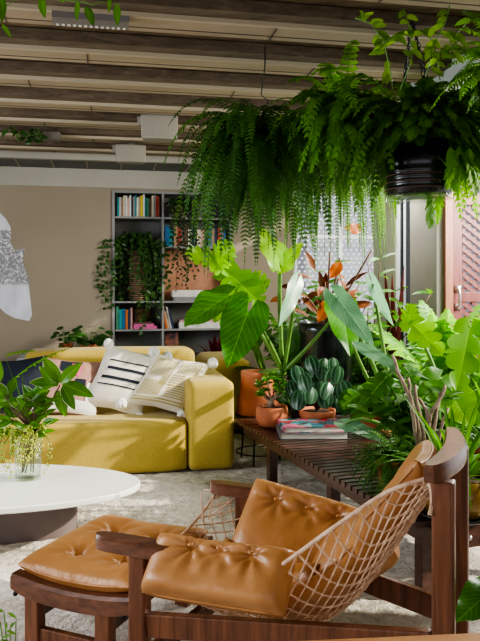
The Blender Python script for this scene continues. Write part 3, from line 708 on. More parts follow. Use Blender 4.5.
# ---- throw pillows
def pillow(mb, c, ux, uy, un, w, h, t, n=18, corner=.12, wr=.01):
    def f(sgn):
        def g(u, v):
            a = 2 * u - 1; b = 2 * v - 1; e = (1 - abs(a) ** 2.6) * (1 - abs(b) ** 2.6); k = 1 - corner * (a * a) * (1 - b * b) * .0 
            x = a * (1 - corner * (1 - a * a) * 0) * (1 - .10 * (1 - b * b)) if False else a * (1 - .09 * (1 - abs(b)) ** 1 * abs(a)); y = b * (1 - .09 * (1 - abs(a)) * abs(b))
            p = c + ux * (x * w / 2) + uy * (y * h / 2); nz = noise.noise(p * 9) * wr * e ** .3
            return p + un * (sgn * (max(0, e) ** .55 * t / 2) + nz)
        return g
    mb.grid(f(1), n, n); mb.grid(f(-1), n, n)
def on_pillow(mb, c, ux, uy, un, w, h, t, rects, off=.004):
    for (a0, a1, b0, b1) in rects:
        def g(u, v):
            a = a0 + (a1 - a0) * u; b = b0 + (b1 - b0) * v; e = (1 - abs(a) ** 2.6) * (1 - abs(b) ** 2.6)
            x = a * (1 - .09 * (1 - abs(b)) * abs(a)); y = b * (1 - .09 * (1 - abs(a)) * abs(b))
            p = c + ux * (x * w / 2) + uy * (y * h / 2); nz = noise.noise(p * 9) * .01 * e ** .3
            return p + un * (max(0, e) ** .55 * t / 2 + nz + off)
        nu = max(1, int(abs(a1 - a0) * 14)); nv = max(1, int(abs(b1 - b0) * 14)); mb.grid(g, nu, nv)
def tassel(mb, p, r):
    for i in range(46):
        d = V(R.gauss(0, 1), R.gauss(0, 1), R.gauss(0, 1)).normalized(); q = p + d * r * .45
        mb.ball(q, r * .42, 5, 4)
def axes(c, ex, ey):     # picture-ish axes from corner points
    ux = (ex - c).normalized(); uy = (ey - c); uy = (uy - ux * uy.dot(ux)).normalized(); un = ux.cross(uy).normalized()
    return ux, uy, un
def tilt(c, ang, lean, yaw=TH):
    """pillow frame leaning back: ang = in-plane turn, lean = backwards"""
    ux = V(math.cos(yaw), math.sin(yaw), 0); bk_ = V(-math.sin(yaw), math.cos(yaw), 0); uy = (V(0, 0, 1) * math.cos(lean) + bk_ * math.sin(lean))
    a = ux * math.cos(ang) + uy * math.sin(ang); b = -ux * math.sin(ang) + uy * math.cos(ang); return a, b, a.cross(b)
# stripes
c = W(124, 380, 4.95); ux, uy, un = tilt(c, -.24, .38); uy = uy + ux * .2
pl = thing('striped_pillow', 'cream pillow with black stripes and pompom corners on the sofa', 'pillow', c - V(0, 0, .2))
mb = MB(); pillow(mb, c, ux, uy, un, .43, .47, .16); mb.build('cushion', M['cream'], pl, weld=True)
mb = MB(); on_pillow(mb, c, ux, uy, un, .43, .47, .16, [(-.72, .62, .46, .50), (-.68, .72, .18, .27), (-.75, .66, -.12, -.03), (-.78, .6, -.32, -.28)]); mb.build('stripe', M['navycloth'], pl)
for sx, sy in ((-1, -1), (1, -1), (1, 1), (-1, 1)):
    mb = MB(); tassel(mb, c + ux * (sx * .215) + uy * (sy * .238), .045); mb.build('pompom', M['whitecloth'], pl)
c = W(168, 383, 4.95); ux, uy, un = tilt(c, -.22, .38); uy = uy + ux * .36
pl = thing('embroidered_pillow', 'cream pillow with gold geometric embroidery and pompoms beside sofa arm', 'pillow', c - V(0, 0, .2))
mb = MB(); pillow(mb, c, ux, uy, un, .42, .40, .15); mb.build('cushion', M['cream'], pl)
rc = []
for i in range(9): x = -.8 + i * .09; rc.append((x, x + .035, .12 if i < 6 else -.2, .85))
for i in range(8): x = .12 + i * .09; rc.append((x, x + .035, .30, .84))
for i in range(5): y = -.15 + i * .09; rc.append((.02, .5, y, y + .035))
for i in range(9): x = -.8 + i * .085; rc.append((x, x + .035, -.62, -.05))
for i in range(6): y = -.6 + i * .085; rc.append((.08, .8, y, y + .035))
for i in range(3): x = .58 + i * .09; rc.append((x, x + .035, -.1, .25))
rc.append((-.85, .85, -.74, -.69)); rc.append((-.85, .85, -.84, -.79))
mb = MB(); on_pillow(mb, c, ux, uy, un, .42, .40, .15, rc); mb.build('embroidery', M['gold'], pl)
for sx, sy in ((-1, -1), (1, -1), (1, 1), (-1, 1)):
    mb = MB(); tassel(mb, c + ux * (sx * .215) + uy * (sy * .205), .05); mb.build('pompom', M['whitecloth'], pl)
c = W(68, 387, 4.9); ux, uy, un = tilt(c, -.12, .5)
pl = thing('patchwork_pillow', 'pillow with dusty pink, navy and white blocks behind the vase plants', 'pillow', c - V(0, 0, .2))
mb = MB(); pillow(mb, c, ux, uy, un, .46, .42, .14); mb.build('cushion', M['pinkcloth'], pl)
mb = MB(); on_pillow(mb, c, ux, uy, un, .46, .42, .14, [(-.3, .35, .45, .9), (.22, .55, -.25, .2)]); mb.build('patch', M['navycloth'], pl)
mb = MB(); on_pillow(mb, c, ux, uy, un, .46, .42, .14, [(.05, .35, .3, .8)], .006); mb.build('patch', M['hotpink'], pl)
mb = MB(); on_pillow(mb, c, ux, uy, un, .46, .42, .14, [(-.95, .95, -.97, -.55), (.6, .96, -.6, .1)], .005); mb.build('patch', M['whitecloth'], pl)
c = W(18, 385, 4.85); ux, uy, un = tilt(c, .1, .5)
mb = MB(); pillow(mb, c, ux, uy, un, .42, .40, .14); tag(mb.build('dark_pillow', M['navycloth']), 'dark navy pillow at the left end of the sofa behind leaves', 'pillow')
# little plants behind the sofa, on a low sideboard
mb = MB(); wallbox(mb, RX(20, 6.9), RX(110, 6.9), 6.65, 7.2, 0, .6); tag(mb.build('low_sideboard', simple('pale sideboard', (.4, .41, .43), rough=.5), smooth=False, bevel=.005), 'low pale grey sideboard against the wall behind the sofa', 'cabinet')
def smallplant(px, z, base, n, L, wd, label, potc, leafmat, pr=.07):
    p = W(px, 300, z); p.z = base; t = thing('potted_plant', label, 'plant', p); mb = MB()
    mb.lathe(p + V(0, 0, .002), [(pr * .7, 0), (pr * .8, .01), (pr, .1), (pr * .9, .1), (pr * .8, .03)], 20); mb.build('pot', potc, t)
    lv, st = MB(), MB()
    for i in range(n):
        a = R.uniform(0, 6.283); el = R.uniform(.1, 1.4); d = V(math.cos(a) * math.cos(el), math.sin(a) * math.cos(el), math.sin(el)); r_ = R.uniform(.05, L)
        q = p + V(0, 0, .08) + d * r_; st.tube([p + V(0, 0, .08), (p + q) / 2 + V(0, 0, .06), q], .0025, 4)
        blade(lv, q, V(math.cos(a), math.sin(a), R.uniform(-.3, .4)), V(0, -.6, .8), wd * 1.5, wd, 'oval', .4, .15, 5)
    lv.build('foliage', leafmat, t); st.build('stem', M['stem'], t)
smallplant(66, 6.85, .6, 26, .17, .05, 'small dark leafy plant on the sideboard, left one of two', M['terra'], M['dgreen'])
smallplant(90, 6.8, .6, 34, .2, .06, 'round leaved potted plant on the sideboard, right one of two', M['terra'], M['dgreen'], .09)
mb = MB(); a = RM(RX(122, ZBK), ZBK - .1, .0)

# ================================================================== COFFEE TABLE
ct = thing('coffee_table', 'low coffee table with rounded white top and grey brown pedestal', 'table', V(-1.35, 3.5, 0))
mb = MB(); poly = []
for i in range(72):
    a = 2 * math.pi * i / 72; ca_, sa = math.cos(a), math.sin(a); poly.append((-1.35 + .86 * math.copysign(abs(ca_), ca_), 3.40 + .40 * sa + .03 * ca_))
mb.prism(poly, .272, .302); mb.build('table_top', M['marble'], ct, bevel=.006, sharp=40)
mb = MB(); mb.lathe(V(-1.37, 3.57, 0.015), [(1, 0), (1, .24)], 64, .54, .2); mb.build('pedestal', M['greybase'], ct, sharp=40)
# ---- vase
vz = 3.50; vb = W(28, 478, vz); vb.z = .303
va = thing('glass_vase', 'clear glass vase with cut leafy branches on the coffee table', 'vase', vb)
mb = MB(); mb.lathe(vb, [(0.001, 0), (.062, 0), (.064, .005), (.072, .24), (.069, .24), (.06, .012), (0.001, .012)], 32); mb.build('glass', M['glass'], va)
mb = MB(); mb.lathe(vb + V(0, 0, .0125), [(0.001, 0), (.059, 0), (.066, .14), (0.001, .14)], 32); mb.build('water', M['water'], va)
lv, lw, st = MB(), MB(), MB(); hub = W(34, 432, vz)
ends = [((60, 385), [((60, 383), (43, 356)), ((60, 383), (81, 362)), ((62, 384), (94, 395)), ((58, 384), (29, 381)), ((58, 386), (40, 366)), ((56, 390), (67, 417)), ((62, 386), (75, 410))]),
        ((34, 402), [((34, 402), (14, 397)), ((36, 400), (44, 375)), ((33, 403), (12, 412)), ((34, 400), (22, 384)), ((35, 405), (47, 417)), ((34, 404), (54, 403))]),
        ((8, 395), [((8, 395), (-10, 380)), ((8, 395), (16, 375)), ((8, 396), (-6, 410)), ((9, 398), (22, 410)), ((6, 396), (-14, 396))]),
        ((12, 420), [((12, 420), (-6, 428)), ((12, 418), (4, 405)), ((13, 421), (26, 430))]),
        ((42, 424), [((42, 424), (54, 418)), ((42, 424), (46, 434))]),
        ((-6, 385), [((-6, 385), (-20, 370)), ((-6, 385), (0, 362)), ((-6, 386), (-22, 395))])]
for (ex, ey), lfs in ends:
    ze = vz + R.uniform(-.12, .12); e = W(ex, ey, ze); st.tube(stemcurve(vb + V(R.uniform(-.03, .03), R.uniform(-.03, .03), .03), hub + (e - hub) * .1, V(0, 0, .0), 4) + stemcurve(hub + (e - hub) * .1, e, V(.01, 0, .01), 6)[1:], .0032, 6)
    for k, (a, b) in enumerate(lfs):
        A = W(a[0], a[1], ze); B = W(b[0], b[1], ze + R.uniform(-.06, .06)); wl = (B - A).length
        bigleaf(lw if k % 3 == 0 else lv, A, B, face(A, .5, R.uniform(-.5, .5)), wl * .45, 'lance', .12, .3, .02, 12, 3)
for i in range(75):
    a = R.uniform(0, 6.28); q = hub + V(math.cos(a) * R.uniform(0, .15) - .07, math.sin(a) * .09, R.uniform(-.03, .2)); d = V(math.cos(a), math.sin(a), R.uniform(.2, 1.2))
    blade(lv, q, d, V(0, -.7, .7), R.uniform(.05, .1), .03, 'lance', .5, .2, 5)
    st.tube([hub, q], .0015, 4)
lv.build('foliage', M['mag'], va); lw.build('foliage', M['magw'], va)
be, ff = MB(), MB()
for i in range(17):
    a = R.uniform(-2.9, .3); p = hub + V(math.cos(a) * .03 - .02, math.sin(a) * .03, .0); o = vb + V(math.cos(a) * R.uniform(.07, .12) - (0.02), math.sin(a) * .09, R.uniform(.02, .22)); o2 = (p + o) / 2 + V(math.cos(a) * .05, math.sin(a) * .05, .05)
    cv = stemcurve(p, o, (o2 - (p + o) / 2) * 2, 12); st.tube(cv, .0012, 4)
    for k in range(3, 13):
        for _ in range(3): be.ball(cv[k] + V(R.uniform(-1, 1), R.uniform(-1, 1), R.uniform(-1, 1)) * .012, R.uniform(.0035, .006), 6, 4)
be.build('berries', M['berry'], va)['kind'] = 'stuff'; st.build('stem', M['stemb'], va)
for (x0, y0, x1, y1) in ((22, 372, 76, 352), (5, 355, 32, 366), (15, 378, 60, 358)):
    A = W(x0, y0, 3.3); B = W(x1, y1, 3.3); frond(ff, A, (B - A) + V(0, 0, .1), (B - A).length * 1.05, .5, .035, .007, 22, .5)
    ff.tube(stemcurve(hub, A, V(-.02, 0, .02), 6), .0015, 4)
ff.build('fern_sprig', M['fernb'], va)

# ================================================================== LOUNGE CHAIR
N0 = V(-.304, 2.128, 0); DD = V(.92, -.392, 0).normalized(); WW = V(.385, .923, 0).normalized(); UP = V(0, 0, 1)
def L(d, w, h): return N0 + DD * d + WW * w + UP * h
ch = thing('lounge_chair', 'dark rosewood lounge chair with rope net sling and tan leather cushions', 'chair', L(.45, .3, 0))
AX = (DD, WW, UP)
WF, WRr = .66, .40
legs = [(0, 0, .455, 0), (.07, WF, .455, 0), (.893, 0, .775, .0), (.893, WRr, .775, .0)]
for d, w, h, _ in legs:
    mb = MB(); mb.box(L(d, w, h / 2 + .012), .056, .05, h - .024, AX); mb.build('leg', M['chairwood'], ch, smooth=False, bevel=.006)
def pad(w, D_=0):
    mb = MB(); n = 22
    def sec(t):   # along d
        d = D_ - .158 + .278 * t; hw = .031 * (1 - abs(2 * t - 1) ** 5) ** .5 + .004; off = .022 * (1 - (2 * t - 1) ** 2)
        return d, hw, off
    vs = []
    for i in range(n + 1):
        d, hw, off = sec(i / n); o = .0
        for a, b in ((-hw, .455), (hw, .455), (hw, .488), (hw * .7, .497), (-hw * .7, .497), (-hw, .488)): vs.append(L(d, w + a, b))
    fs = [(i * 6 + k, i * 6 + (k + 1) % 6, (i + 1) * 6 + (k + 1) % 6, (i + 1) * 6 + k) for i in range(n) for k in range(6)] + [tuple(range(5, -1, -1)), tuple(n * 6 + k for k in range(6))]
    mb.add(vs, fs); mb.build('armrest', M['chairwoodh'], ch, sharp=35)
    mb = MB()
    for dd in (-.11, -.05, .05, .085): mb.ball(L(dd + D_, w + .012, .449), .009, 8, 5)
    mb.build('peg', M['black'], ch)
pad(0); pad(WF, .085)
# crescent head rail
mb = MB(); n = 28; vs = []
for i in range(n + 1):
    t = i / n; w = -.045 + (WRr + .11) * t; k = 4 * t * (1 - t); d = .862 + .035 * k; wd = .012 + .021 * k ** .5
    for a, b in ((-wd, .775), (wd, .775), (wd * 1.05, .805), (wd * .8, .82), (-wd * .8, .82), (-wd * 1.05, .805)): vs.append(L(d + a, w, b))
mb.add(vs, [(i * 6 + k, i * 6 + (k + 1) % 6, (i + 1) * 6 + (k + 1) % 6, (i + 1) * 6 + k) for i in range(n) for k in range(6)] + [tuple(range(5, -1, -1)), tuple(n * 6 + k for k in range(6))])
mb.build('head_rail', M['chairwoodh'], ch, sharp=35)
for a, b, wd, ht in ((L(.028, 0, .245), L(.866, 0, .352), .03, .07), (L(.098, WF, .30), L(.866, WRr, .262), .03, .075), (L(.01, .028, .13), L(.065, WF - .028, .13), .03, .05), (L(.893, .028, .17), L(.893, WRr - .028, .17), .03, .06)):
    mb = MB(); mb.bar(a, b, wd, ht); mb.build('rail', M['chairwood'], ch, smooth=False, bevel=.005)
# sling surface
def spl(tab, u):      # piecewise Catmull-Rom
    n = len(tab) - 1; x = max(0, min(.99999, u)) * n; i = int(x); t = x - i
    p = [tab[max(0, min(n, i + k))] for k in (-1, 0, 1, 2)]
    return [.5 * ((2 * p[1][j]) + (-p[0][j] + p[2][j]) * t + (2 * p[0][j] - 5 * p[1][j] + 4 * p[2][j] - p[3][j]) * t * t + (-p[0][j] + 3 * p[1][j] - 3 * p[2][j] + p[3][j]) * t ** 3) for j in range(len(tab[0]))]
NE = [(-.04, .03, .44), (.14, .06, .37), (.30, .05, .37), (.46, .0, .50), (.63, -.02, .645), (.745, -.01, .735), (.85, .01, .785)]
FE = [(-.04, WF, .47), (.14, WF, .43), (.30, .64, .43), (.48, .55, .42), (.65, .48, .53), (.76, .42, .64), (.85, .38, .785)]
CE = [(-.10, 0, .34), (.04, 0, .235), (.22, 0, .20), (.42, 0, .215), (.59, 0, .33), (.73, 0, .53), (.88, 0, .775)]
def S(u, v, off=0):
    a = spl(NE, u); b = spl(FE, u); c = spl(CE, u); k = (1 - abs(2 * v - 1) ** 2.6)
    d = (a[0] + (b[0] - a[0]) * v) * (1 - k) + c[0] * k; h = (a[2] + (b[2] - a[2]) * v) * (1 - k) + c[2] * k; w = a[1] + (b[1] - a[1]) * v
    return L(d, w, h)
def Sn(u, v):
    e = 1e-3; a = S(min(1, u + e), v) - S(max(0, u - e), v); b = S(u, min(1, v + e)) - S(u, max(0, v - e)); n = b.cross(a)
    if n.length < 1e-9: return UP * -1
    n.normalize()
    # outward = away from chair interior
    ctr = L(.35, .3, .65); p = S(u, v)
    return n if n.dot(p - ctr) > 0 else -n
# net ropes (diamond)
mb = MB(); NU, NV = 44, 36
def npnt(i, j):
    u = i / NU; v = j / NV; return S(u, v) + Sn(u, v) * .012
P = [[npnt(i, j) for j in range(NV + 1)] for i in range(NU + 1)]
for i in range(NU + 1):
    for j in range(NV + 1):
        if (i + j) % 2: continue
        for dj in (-1, 1):
            if i < NU and 0 <= j + dj <= NV: mb.tube([P[i][j], P[i + 1][j + dj]], .0029, 4, cap=False)
        mb.ball(P[i][j], .0056, 6, 4)
for j in (0, NV): mb.tube([P[i][j] for i in range(NU + 1)], .006, 6)
for i in (0, NU): mb.tube([P[i][j] for j in range(NV + 1)], .005, 6)
# lacings to the rails
for w in (0, WF):
    for dd, u in ((-.11, 0), (-.05, .02), (.05, .1), (.085, .14)): mb.tube([L(dd, w + .012, .45), S(u, .0 if w == 0 else 1.0)], .003, 5)
    for dd, vv in ((-.11, .18), (-.05, .14), (.05, .1)):
        v_ = vv if w == 0 else 1 - vv
        mb.tube([L(dd, w + (.012 if w == 0 else -.012), .45), S(.05, v_) ], .003, 5)
mb.tube(stemcurve(L(.85, .0, .785), L(.862, -.03, .69), V(.02, 0, 0), 5), .006, 6)
mb.tube([S(.45, .5), L(.60, .1, .262)], .004, 5)
for v_ in range(0, 11):
    q = v_ / 10; mb.tube([S(1, q) , L(.868 + .03 * 4 * q * (1 - q), .0 + WRr * q, .79)], .003, 4)
mb.build('rope_net', M['rope'], ch)

def cushion(name, P0, ax, ay, an, wa, wb, t, tufts, nu=40, nv=30, bend=None, ty=None, seam=True, base=None, pw=4, td=.6, dep=None):
    """tufted leather pad: top/bottom grids; bend maps (a,b,c) -> world"""
    dep = dep or t
    def prof(a, b): return max(0, (1 - abs(a) ** pw) * (1 - abs(b) ** pw)) ** .42
    def disp(a, b):
        s_ = 0
        for (ta, tb) in tufts:
            dx = (a - ta) * wa / 2; dy = (b - tb) * wb / 2; r = math.hypot(dx, dy); an_ = math.atan2(dy, dx)
            s_ -= td * t * math.exp(-(r / .028) ** 1.3); s_ -= .012 * math.exp(-(r / .085) ** 2) * (.5 + .5 * math.cos(an_ * 7 + ta * 9 + noise.noise(V(dx, dy, ta) * 6) * 2)) 
            s_ -= .009 * math.exp(-(r / .11) ** 2)
        q = V(a * wa / 2, b * wb / 2, ta if tufts else 0)
        s_ += .005 * noise.noise(q * 7)
        return s_
    def mp(a, b, c): return bend(a, b, c) if bend else P0 + ax * (a * wa / 2) + ay * (b * wb / 2) + an * c
    mb = MB()
    def rs(x): return math.copysign(abs(x) ** .8, x)
    mb.grid(lambda u, v: mp(rs(2 * u - 1), rs(2 * v - 1), prof(2 * u - 1, 2 * v - 1) * (t / 2 + disp(rs(2 * u - 1), rs(2 * v - 1)))), nu, nv)
    mb.grid(lambda u, v: mp(rs(2 * u - 1), rs(2 * (1 - v) - 1), -prof(2 * u - 1, 2 * v - 1) * t / 2), nu, nv)
    o = mb.build(name, M['leather'], ch if base is None else base)
    sm = MB()
    if seam:
        pts = []
        for q in range(81):
            a = 2 * math.pi * q / 80; c_, s2 = math.cos(a), math.sin(a); k = max(abs(c_), abs(s2)); k = (c_ ** 8 + s2 ** 8) ** (1 / 8); pts.append(mp(c_ / k, s2 / k, 0))
        sm.tube(pts, .0042, 5, cap=False); sm.build('piping', M['leather'], o)
    if tufts:
        for ta, tb in tufts: sm = MB(); sm.ball(mp(ta, tb, t / 2 - td * t * .82 - .004), .009, 8, 5, (1, 1, .7)); sm.build('button', M['leather'], o)
    return o
# seat cushion lying in the sling
def sb(u0, u1, v0, v1, lift):
    def f(a, b, c):
        u = u0 + (u1 - u0) * (a + 1) / 2; v = v0 + (v1 - v0) * (b + 1) / 2; n = -Sn(u, v); return S(u, v) + n * (lift + c)
    return f
cushion('seat_cushion', None, None, None, None, .55, .5, .13, [(-.4, -.4), (-.4, .4), (.4, -.4), (.4, .4)], bend=sb(.14, .56, .2, .8, .078))
cushion('back_cushion', None, None, None, None, .36, .42, .09, [(0, -.4), (0, .4)], bend=sb(.73, .985, .08, 1.0, .045), nu=34, nv=34)
cushion('lumbar_cushion', None, None, None, None, .3, .5, .07, [(0, -.4), (0, .4)], bend=sb(.5, .76, .12, .97, .045), nu=30, nv=30)
# side bolsters draped over the sling edges
nn_ = (-WW * .74 + UP * .67).normalized(); ay = nn_.cross(DD).normalized(); ay = ay if ay.z > 0 else -ay
cushion('side_cushion', L(.262, .0, .437), (DD * .995 + UP * .03).normalized(), ay, nn_, .44, .175, .145, [(-.42, .62), (0, .64), (.45, .62)], nu=56, nv=34, td=.2, pw=6)
n2 = (-WW * .80 + UP * .6).normalized(); ay = DD.cross(n2).normalized(); ay = ay if ay.z > 0 else -ay
dr = (DD * .985 + UP * -.17).normalized()
cushion('side_cushion', L(.335, .56, .375), dr, (ay - dr * ay.dot(dr)).normalized(), n2, .46, .30, .14, [(-.5, .55), (.02, .58), (.52, .6)], nu=52, nv=34, td=.2, pw=5)

n3 = (-DD * .6 - WW * .45 + UP * .66).normalized(); a3 = (DD + WW * .2 + UP * .25).normalized(); a3 = (a3 - n3 * a3.dot(n3)).normalized(); b3 = n3.cross(a3); b3 = b3 if b3.z > 0 else -b3
cushion('side_cushion', L(.60, .42, .43), a3, b3, n3, .22, .26, .12, [], nu=30, nv=30, pw=4)
# ================================================================== OTTOMAN
ot = thing('ottoman', 'dark rosewood footstool with tufted tan leather cushion before the chair', 'footstool', L(-.3, .33, 0))
D0, D1, W0, W1 = -.525, -.05, .05, .615
for w in (W0 + .01, W1 - .01):
    mb = MB(); n = 24; vs = []
    for i in range(n + 1):
        t = i / n; d = D0 + (D1 - D0) * t; sag = .022 * (1 - (2 * t - 1) ** 2); e = .012 * (abs(2 * t - 1) ** 6)
        hw = .030
        for a, b in ((-hw, .235 - sag + e), (hw, .235 - sag + e), (hw, .285 - sag), (hw * .7, .295 - sag), (-hw * .7, .295 - sag), (-hw, .285 - sag)): vs.append(L(d, w + a, b))
    mb.add(vs, [(i * 6 + k, i * 6 + (k + 1) % 6, (i + 1) * 6 + (k + 1) % 6, (i + 1) * 6 + k) for i in range(n) for k in range(6)] + [tuple(range(5, -1, -1)), tuple(n * 6 + k for k in range(6))])
    mb.build('top_rail', M['chairwoodh'], ot, sharp=35)
    for d in (-.445, -.165):
        mb = MB(); mb.box(L(d, w, .116), .056, .045, .228, AX); mb.build('leg', M['chairwood'], ot, smooth=False, bevel=.005)
    mb = MB(); mb.bar(L(-.42, w, .10), L(-.19, w, .10), .025, .05); mb.build('stretcher', M['chairwood'], ot, smooth=False, bevel=.004)
    mb = MB()
    for d in (-.52, -.3, -.09): mb.ball(L(d, w - .01, .222), .009, 8, 5)
    mb.build('peg', M['black'], ot)
for d, h in ((-.445, .17), (-.165, .17)):
    mb = MB(); mb.bar(L(d, W0 + .03, h), L(d, W1 - .03, h), .025, .05); mb.build('stretcher', M['tablewood'], ot, smooth=False, bevel=.004)
def ob(a, b, c):
    return L((D0 + D1) / 2 + a * .232, (W0 + W1) / 2 + b * .275, .318 - .022 * (1 - a * a) + c)
cushion('cushion', None, None, None, None, .5, .58, .10, [(-.42, -.42), (.42, -.42), (-.42, .42), (.42, .42)], bend=ob, nu=54, nv=60, base=ot, td=.5, pw=3.2)

# ================================================================== SLATTED TABLE
TA = V(.12, 4.36, 0); TBv = (V(.672, 2.735, 0) - TA).normalized(); TX = V(-TBv.y, TBv.x, 0)
if TX.x < 0: TX = -TX
def T(x, y, h): return TA + TBv * y + TX * x + UP * h     # y from far (0) to near
Y0, Y1, TW, TH_ = -.42, 1.80, .82, .36
st_ = thing('slatted_table', 'long low dark wooden slatted bench table covered with potted plants', 'table', T(TW / 2, .7, 0))
mb = MB(); k = Y0
ax = (TX, TBv, UP)
while k < Y1 - .03:
    mb.box(T(TW / 2 - .015, k + .02, TH_ - .0125), TW + .01, .044, .024, ax); k += .058
mb.build('slat_top', M['tablewood'], st_, smooth=False, bevel=.002)
for x in (.055, TW - .03):
    mb = MB(); mb.bar(T(x, Y0, TH_ - .062), T(x, Y1, TH_ - .062), .03, .075); mb.build('side_rail', M['tablewood'], st_, smooth=False)
for y in (Y0 + .012, Y1 - .012):
    mb = MB(); mb.bar(T(.07, y, TH_ - .068), T(TW - .046, y, TH_ - .068), .025, .085); mb.build('end_rail', M['tablewood'], st_, smooth=False)
for y in (0, .86, 1.67):
    for x in (.085, TW - .07):
        mb = MB(); mb.box(T(x, y, .155), .055, .055, .305, ax); mb.build('leg', M['tablewood'], st_, smooth=False, bevel=.003)
mb = MB(); mb.ball(T(.2, Y1 + .004, TH_ - .07), .012, 10, 5); mb.build('bolt', M['metalg'], st_)
# lower bench behind the near end, wire stand
TT = TH_ + .001
# books
def bigbook(c, w, d, t, rz, mc, label):
    o = thing('coffee_table_book', label, 'book', c, rz, 'large books on the slatted table'); u = V(math.cos(rz), math.sin(rz), 0); v = V(-math.sin(rz), math.cos(rz), 0); a = (u, v, UP)
    mb = MB(); mb.box(c + UP * (t / 2), w - .008, d - .012, t - .006, a); mb.build('page_block', simple('paper', (.62, .58, .5), (.7, .66, .58), .8, 60, (1, 1, 20)), o, smooth=False)
    mb = MB(); mb.box(c + UP * .0015, w, d, .003, a); mb.box(c + UP * (t - .0015), w, d, .003, a); mb.box(c - u * (w / 2 - .0015) + UP * (t / 2), .003, d, t - .006, a); mb.build('cover', mc, o, smooth=False)
def coverm():
    m, nt, b, o = new('colourful cover'); v = nt.nodes.new('ShaderNodeTexVoronoi'); v.inputs['Scale'].default_value = 17; nt.links.new(coords(nt), v.inputs['Vector'])
    s = nt.nodes.new('ShaderNodeSeparateColor'); nt.links.new(v.outputs['Color'], s.inputs[0])
    nt.links.new(ramp(nt, s.outputs[0], [(.15, (.03, .12, .16)), (.35, (.05, .3, .38)), (.5, (.3, .5, .5)), (.65, (.5, .04, .06)), (.85, (.55, .15, .25))]), b.inputs['Base Color']); b.inputs['Roughness'].default_value = .25; return m
bc = W(311, 430, 4.27); bc.z = TT; rzb = math.atan2(TX.y, TX.x) - .3
bigbook(bc, .40, .30, .035, rzb, simple('grey cover', (.2, .2, .2), rough=.4), 'grey covered large book, lower of two stacked on the slatted table')
bigbook(bc + V(.0, .012, .0362), .37, .28, .032, rzb + .06, coverm(), 'large book with colourful teal and red cover, upper of two stacked')

# ---------------- pots on and around the table
def potl(t, p, prof, mat_, soil=None, name='pot', n=32):
    mb = MB(); mb.lathe(p, prof, n); mb.build(name, mat_, t)
    if soil: mb = MB(); mb.lathe(p + V(0, 0, soil[1]), [(0.001, .006), (soil[0] * .6, .004), (soil[0], 0)], 20); mb.build('soil', M['soil'], t)
def onp(px, z, h=TT): p = W(px, 300, z); p.z = h; return p
# bonsai pot
p = onp(272, 4.5); t = thing('potted_desert_rose', 'small bonsai-like plant with swollen trunk in round terracotta pot', 'plant', p)
potl(t, p, [(.06, 0), (.085, .012), (.105, .055), (.103, .10), (.097, .132), (.088, .132), (.09, .1), (.07, .09)], M['terra'], (.088, .115))
st, lv = MB(), MB()
st.tube([p + V(0, 0, .11), p + V(-.01, 0, .15), p + V(.005, 0, .19)], [.028, .022, .012], 10)
for a, b, s in ((-.07, .03, .27), (-.03, -.03, .3), (.05, .0, .29), (.08, .02, .25), (.02, .03, .32), (-.06, -.02, .22), (.04, -.05, .24)):
    q = p + V(a, b, s); st.tube(stemcurve(p + V(0, 0, .17), q, V(a * .4, 0, -.02), 5), [.008, .007, .007, .006, .005, .004], 6)
    for i in range(13):
        an_ = R.uniform(0, 6.28); blade(lv, q + V(0, 0, R.uniform(-.03, .01)), V(math.cos(an_), math.sin(an_), R.uniform(.0, 1)), V(0, -.5, 1), .055, .022, 'oval', .5, .2, 4)
st.build('trunk', M['branch'], t); lv.build('foliage', M['mgreen'], t)
# big terracotta on wire stand, holding the alocasia
p = V(.13, 4.98, .36); ws = thing('wire_plant_stand', 'black wire plant stand with ring at far end of slatted table', 'plant stand', V(p.x, p.y, 0))
mb = MB(); c = V(p.x, p.y, 0)
mb.lathe(c + V(0, 0, .345), [(.001, 0), (.16, 0), (.165, .006), (.16, .012), (.001, .012)], 32); mb.build('seat', M['black'], ws)
for k in range(3):
    a = 2.4 + k * 2.094; d = V(math.cos(a), math.sin(a), 0); mb = MB(); mb.tube([c + d * .13 + V(0, 0, .345), c + d * .165 + V(0, 0, 0.006)], .006, 6); mb.build('leg', M['black'], ws)
mb = MB(); mb.tube([c + V(math.cos(a) * .157, math.sin(a) * .157, .09) for a in [i * .2094 for i in range(31)]], .005, 6); mb.build('ring', M['black'], ws)
p = V(.13, 4.98, .358); t = thing('potted_alocasia', 'tall alocasia with huge arrow leaves in tapered terracotta pot', 'plant', p)
potl(t, p, [(.15, 0), (.155, .01), (.12, .26), (.125, .265), (.125, .30), (.11, .30), (.105, .2)], M['terra'], (.105, .27))
stm = MB(); org = p + V(.02, 0, .28)
def aleaf(bx, by, z, tx, ty, tz, wpx, m, up=.4, side=0, kind='heart', bow=V(0, 0, .1), droop=.1, stem=True, origin=None, par=None, stems=None, r=.015, lobes=7, fold=.15, wave=.04):
    B = W(bx, by, z); Tt = W(tx, ty, tz); mb = MB(); bigleaf(mb, B, Tt, face(B, up, side), wpx / F * z, kind, droop, fold, wave, lobes=lobes, n=48 if kind == 'phil' else 28); mb.build('leaf', m, par or t)
    if stem:
        c = stemcurve(origin or org, B, bow, 12); (stems or stm).tube(c, [r - (r * .55) * i / 12 for i in range(13)], 8)
base2 = W(283, 372, 4.55)
aleaf(228, 296, 4.35, 184, 322, 4.1, 50, M['aloc'], .7, -.5, bow=V(-.05, 0, .18), origin=base2)
aleaf(248, 312, 4.2, 228, 364, 3.95, 50, M['aloc'], .15, -.1, bow=V(-.02, 0, .12), origin=base2)
aleaf(279, 262, 4.4, 264, 226, 4.55, 38, M['alocb'], .1, .7, bow=V(-.02, 0, .05), origin=base2)
aleaf(281, 266, 4.4, 302, 240, 4.5, 26, M['alocb'], .2, -.7, bow=V(-.02, 0, .05), origin=base2)
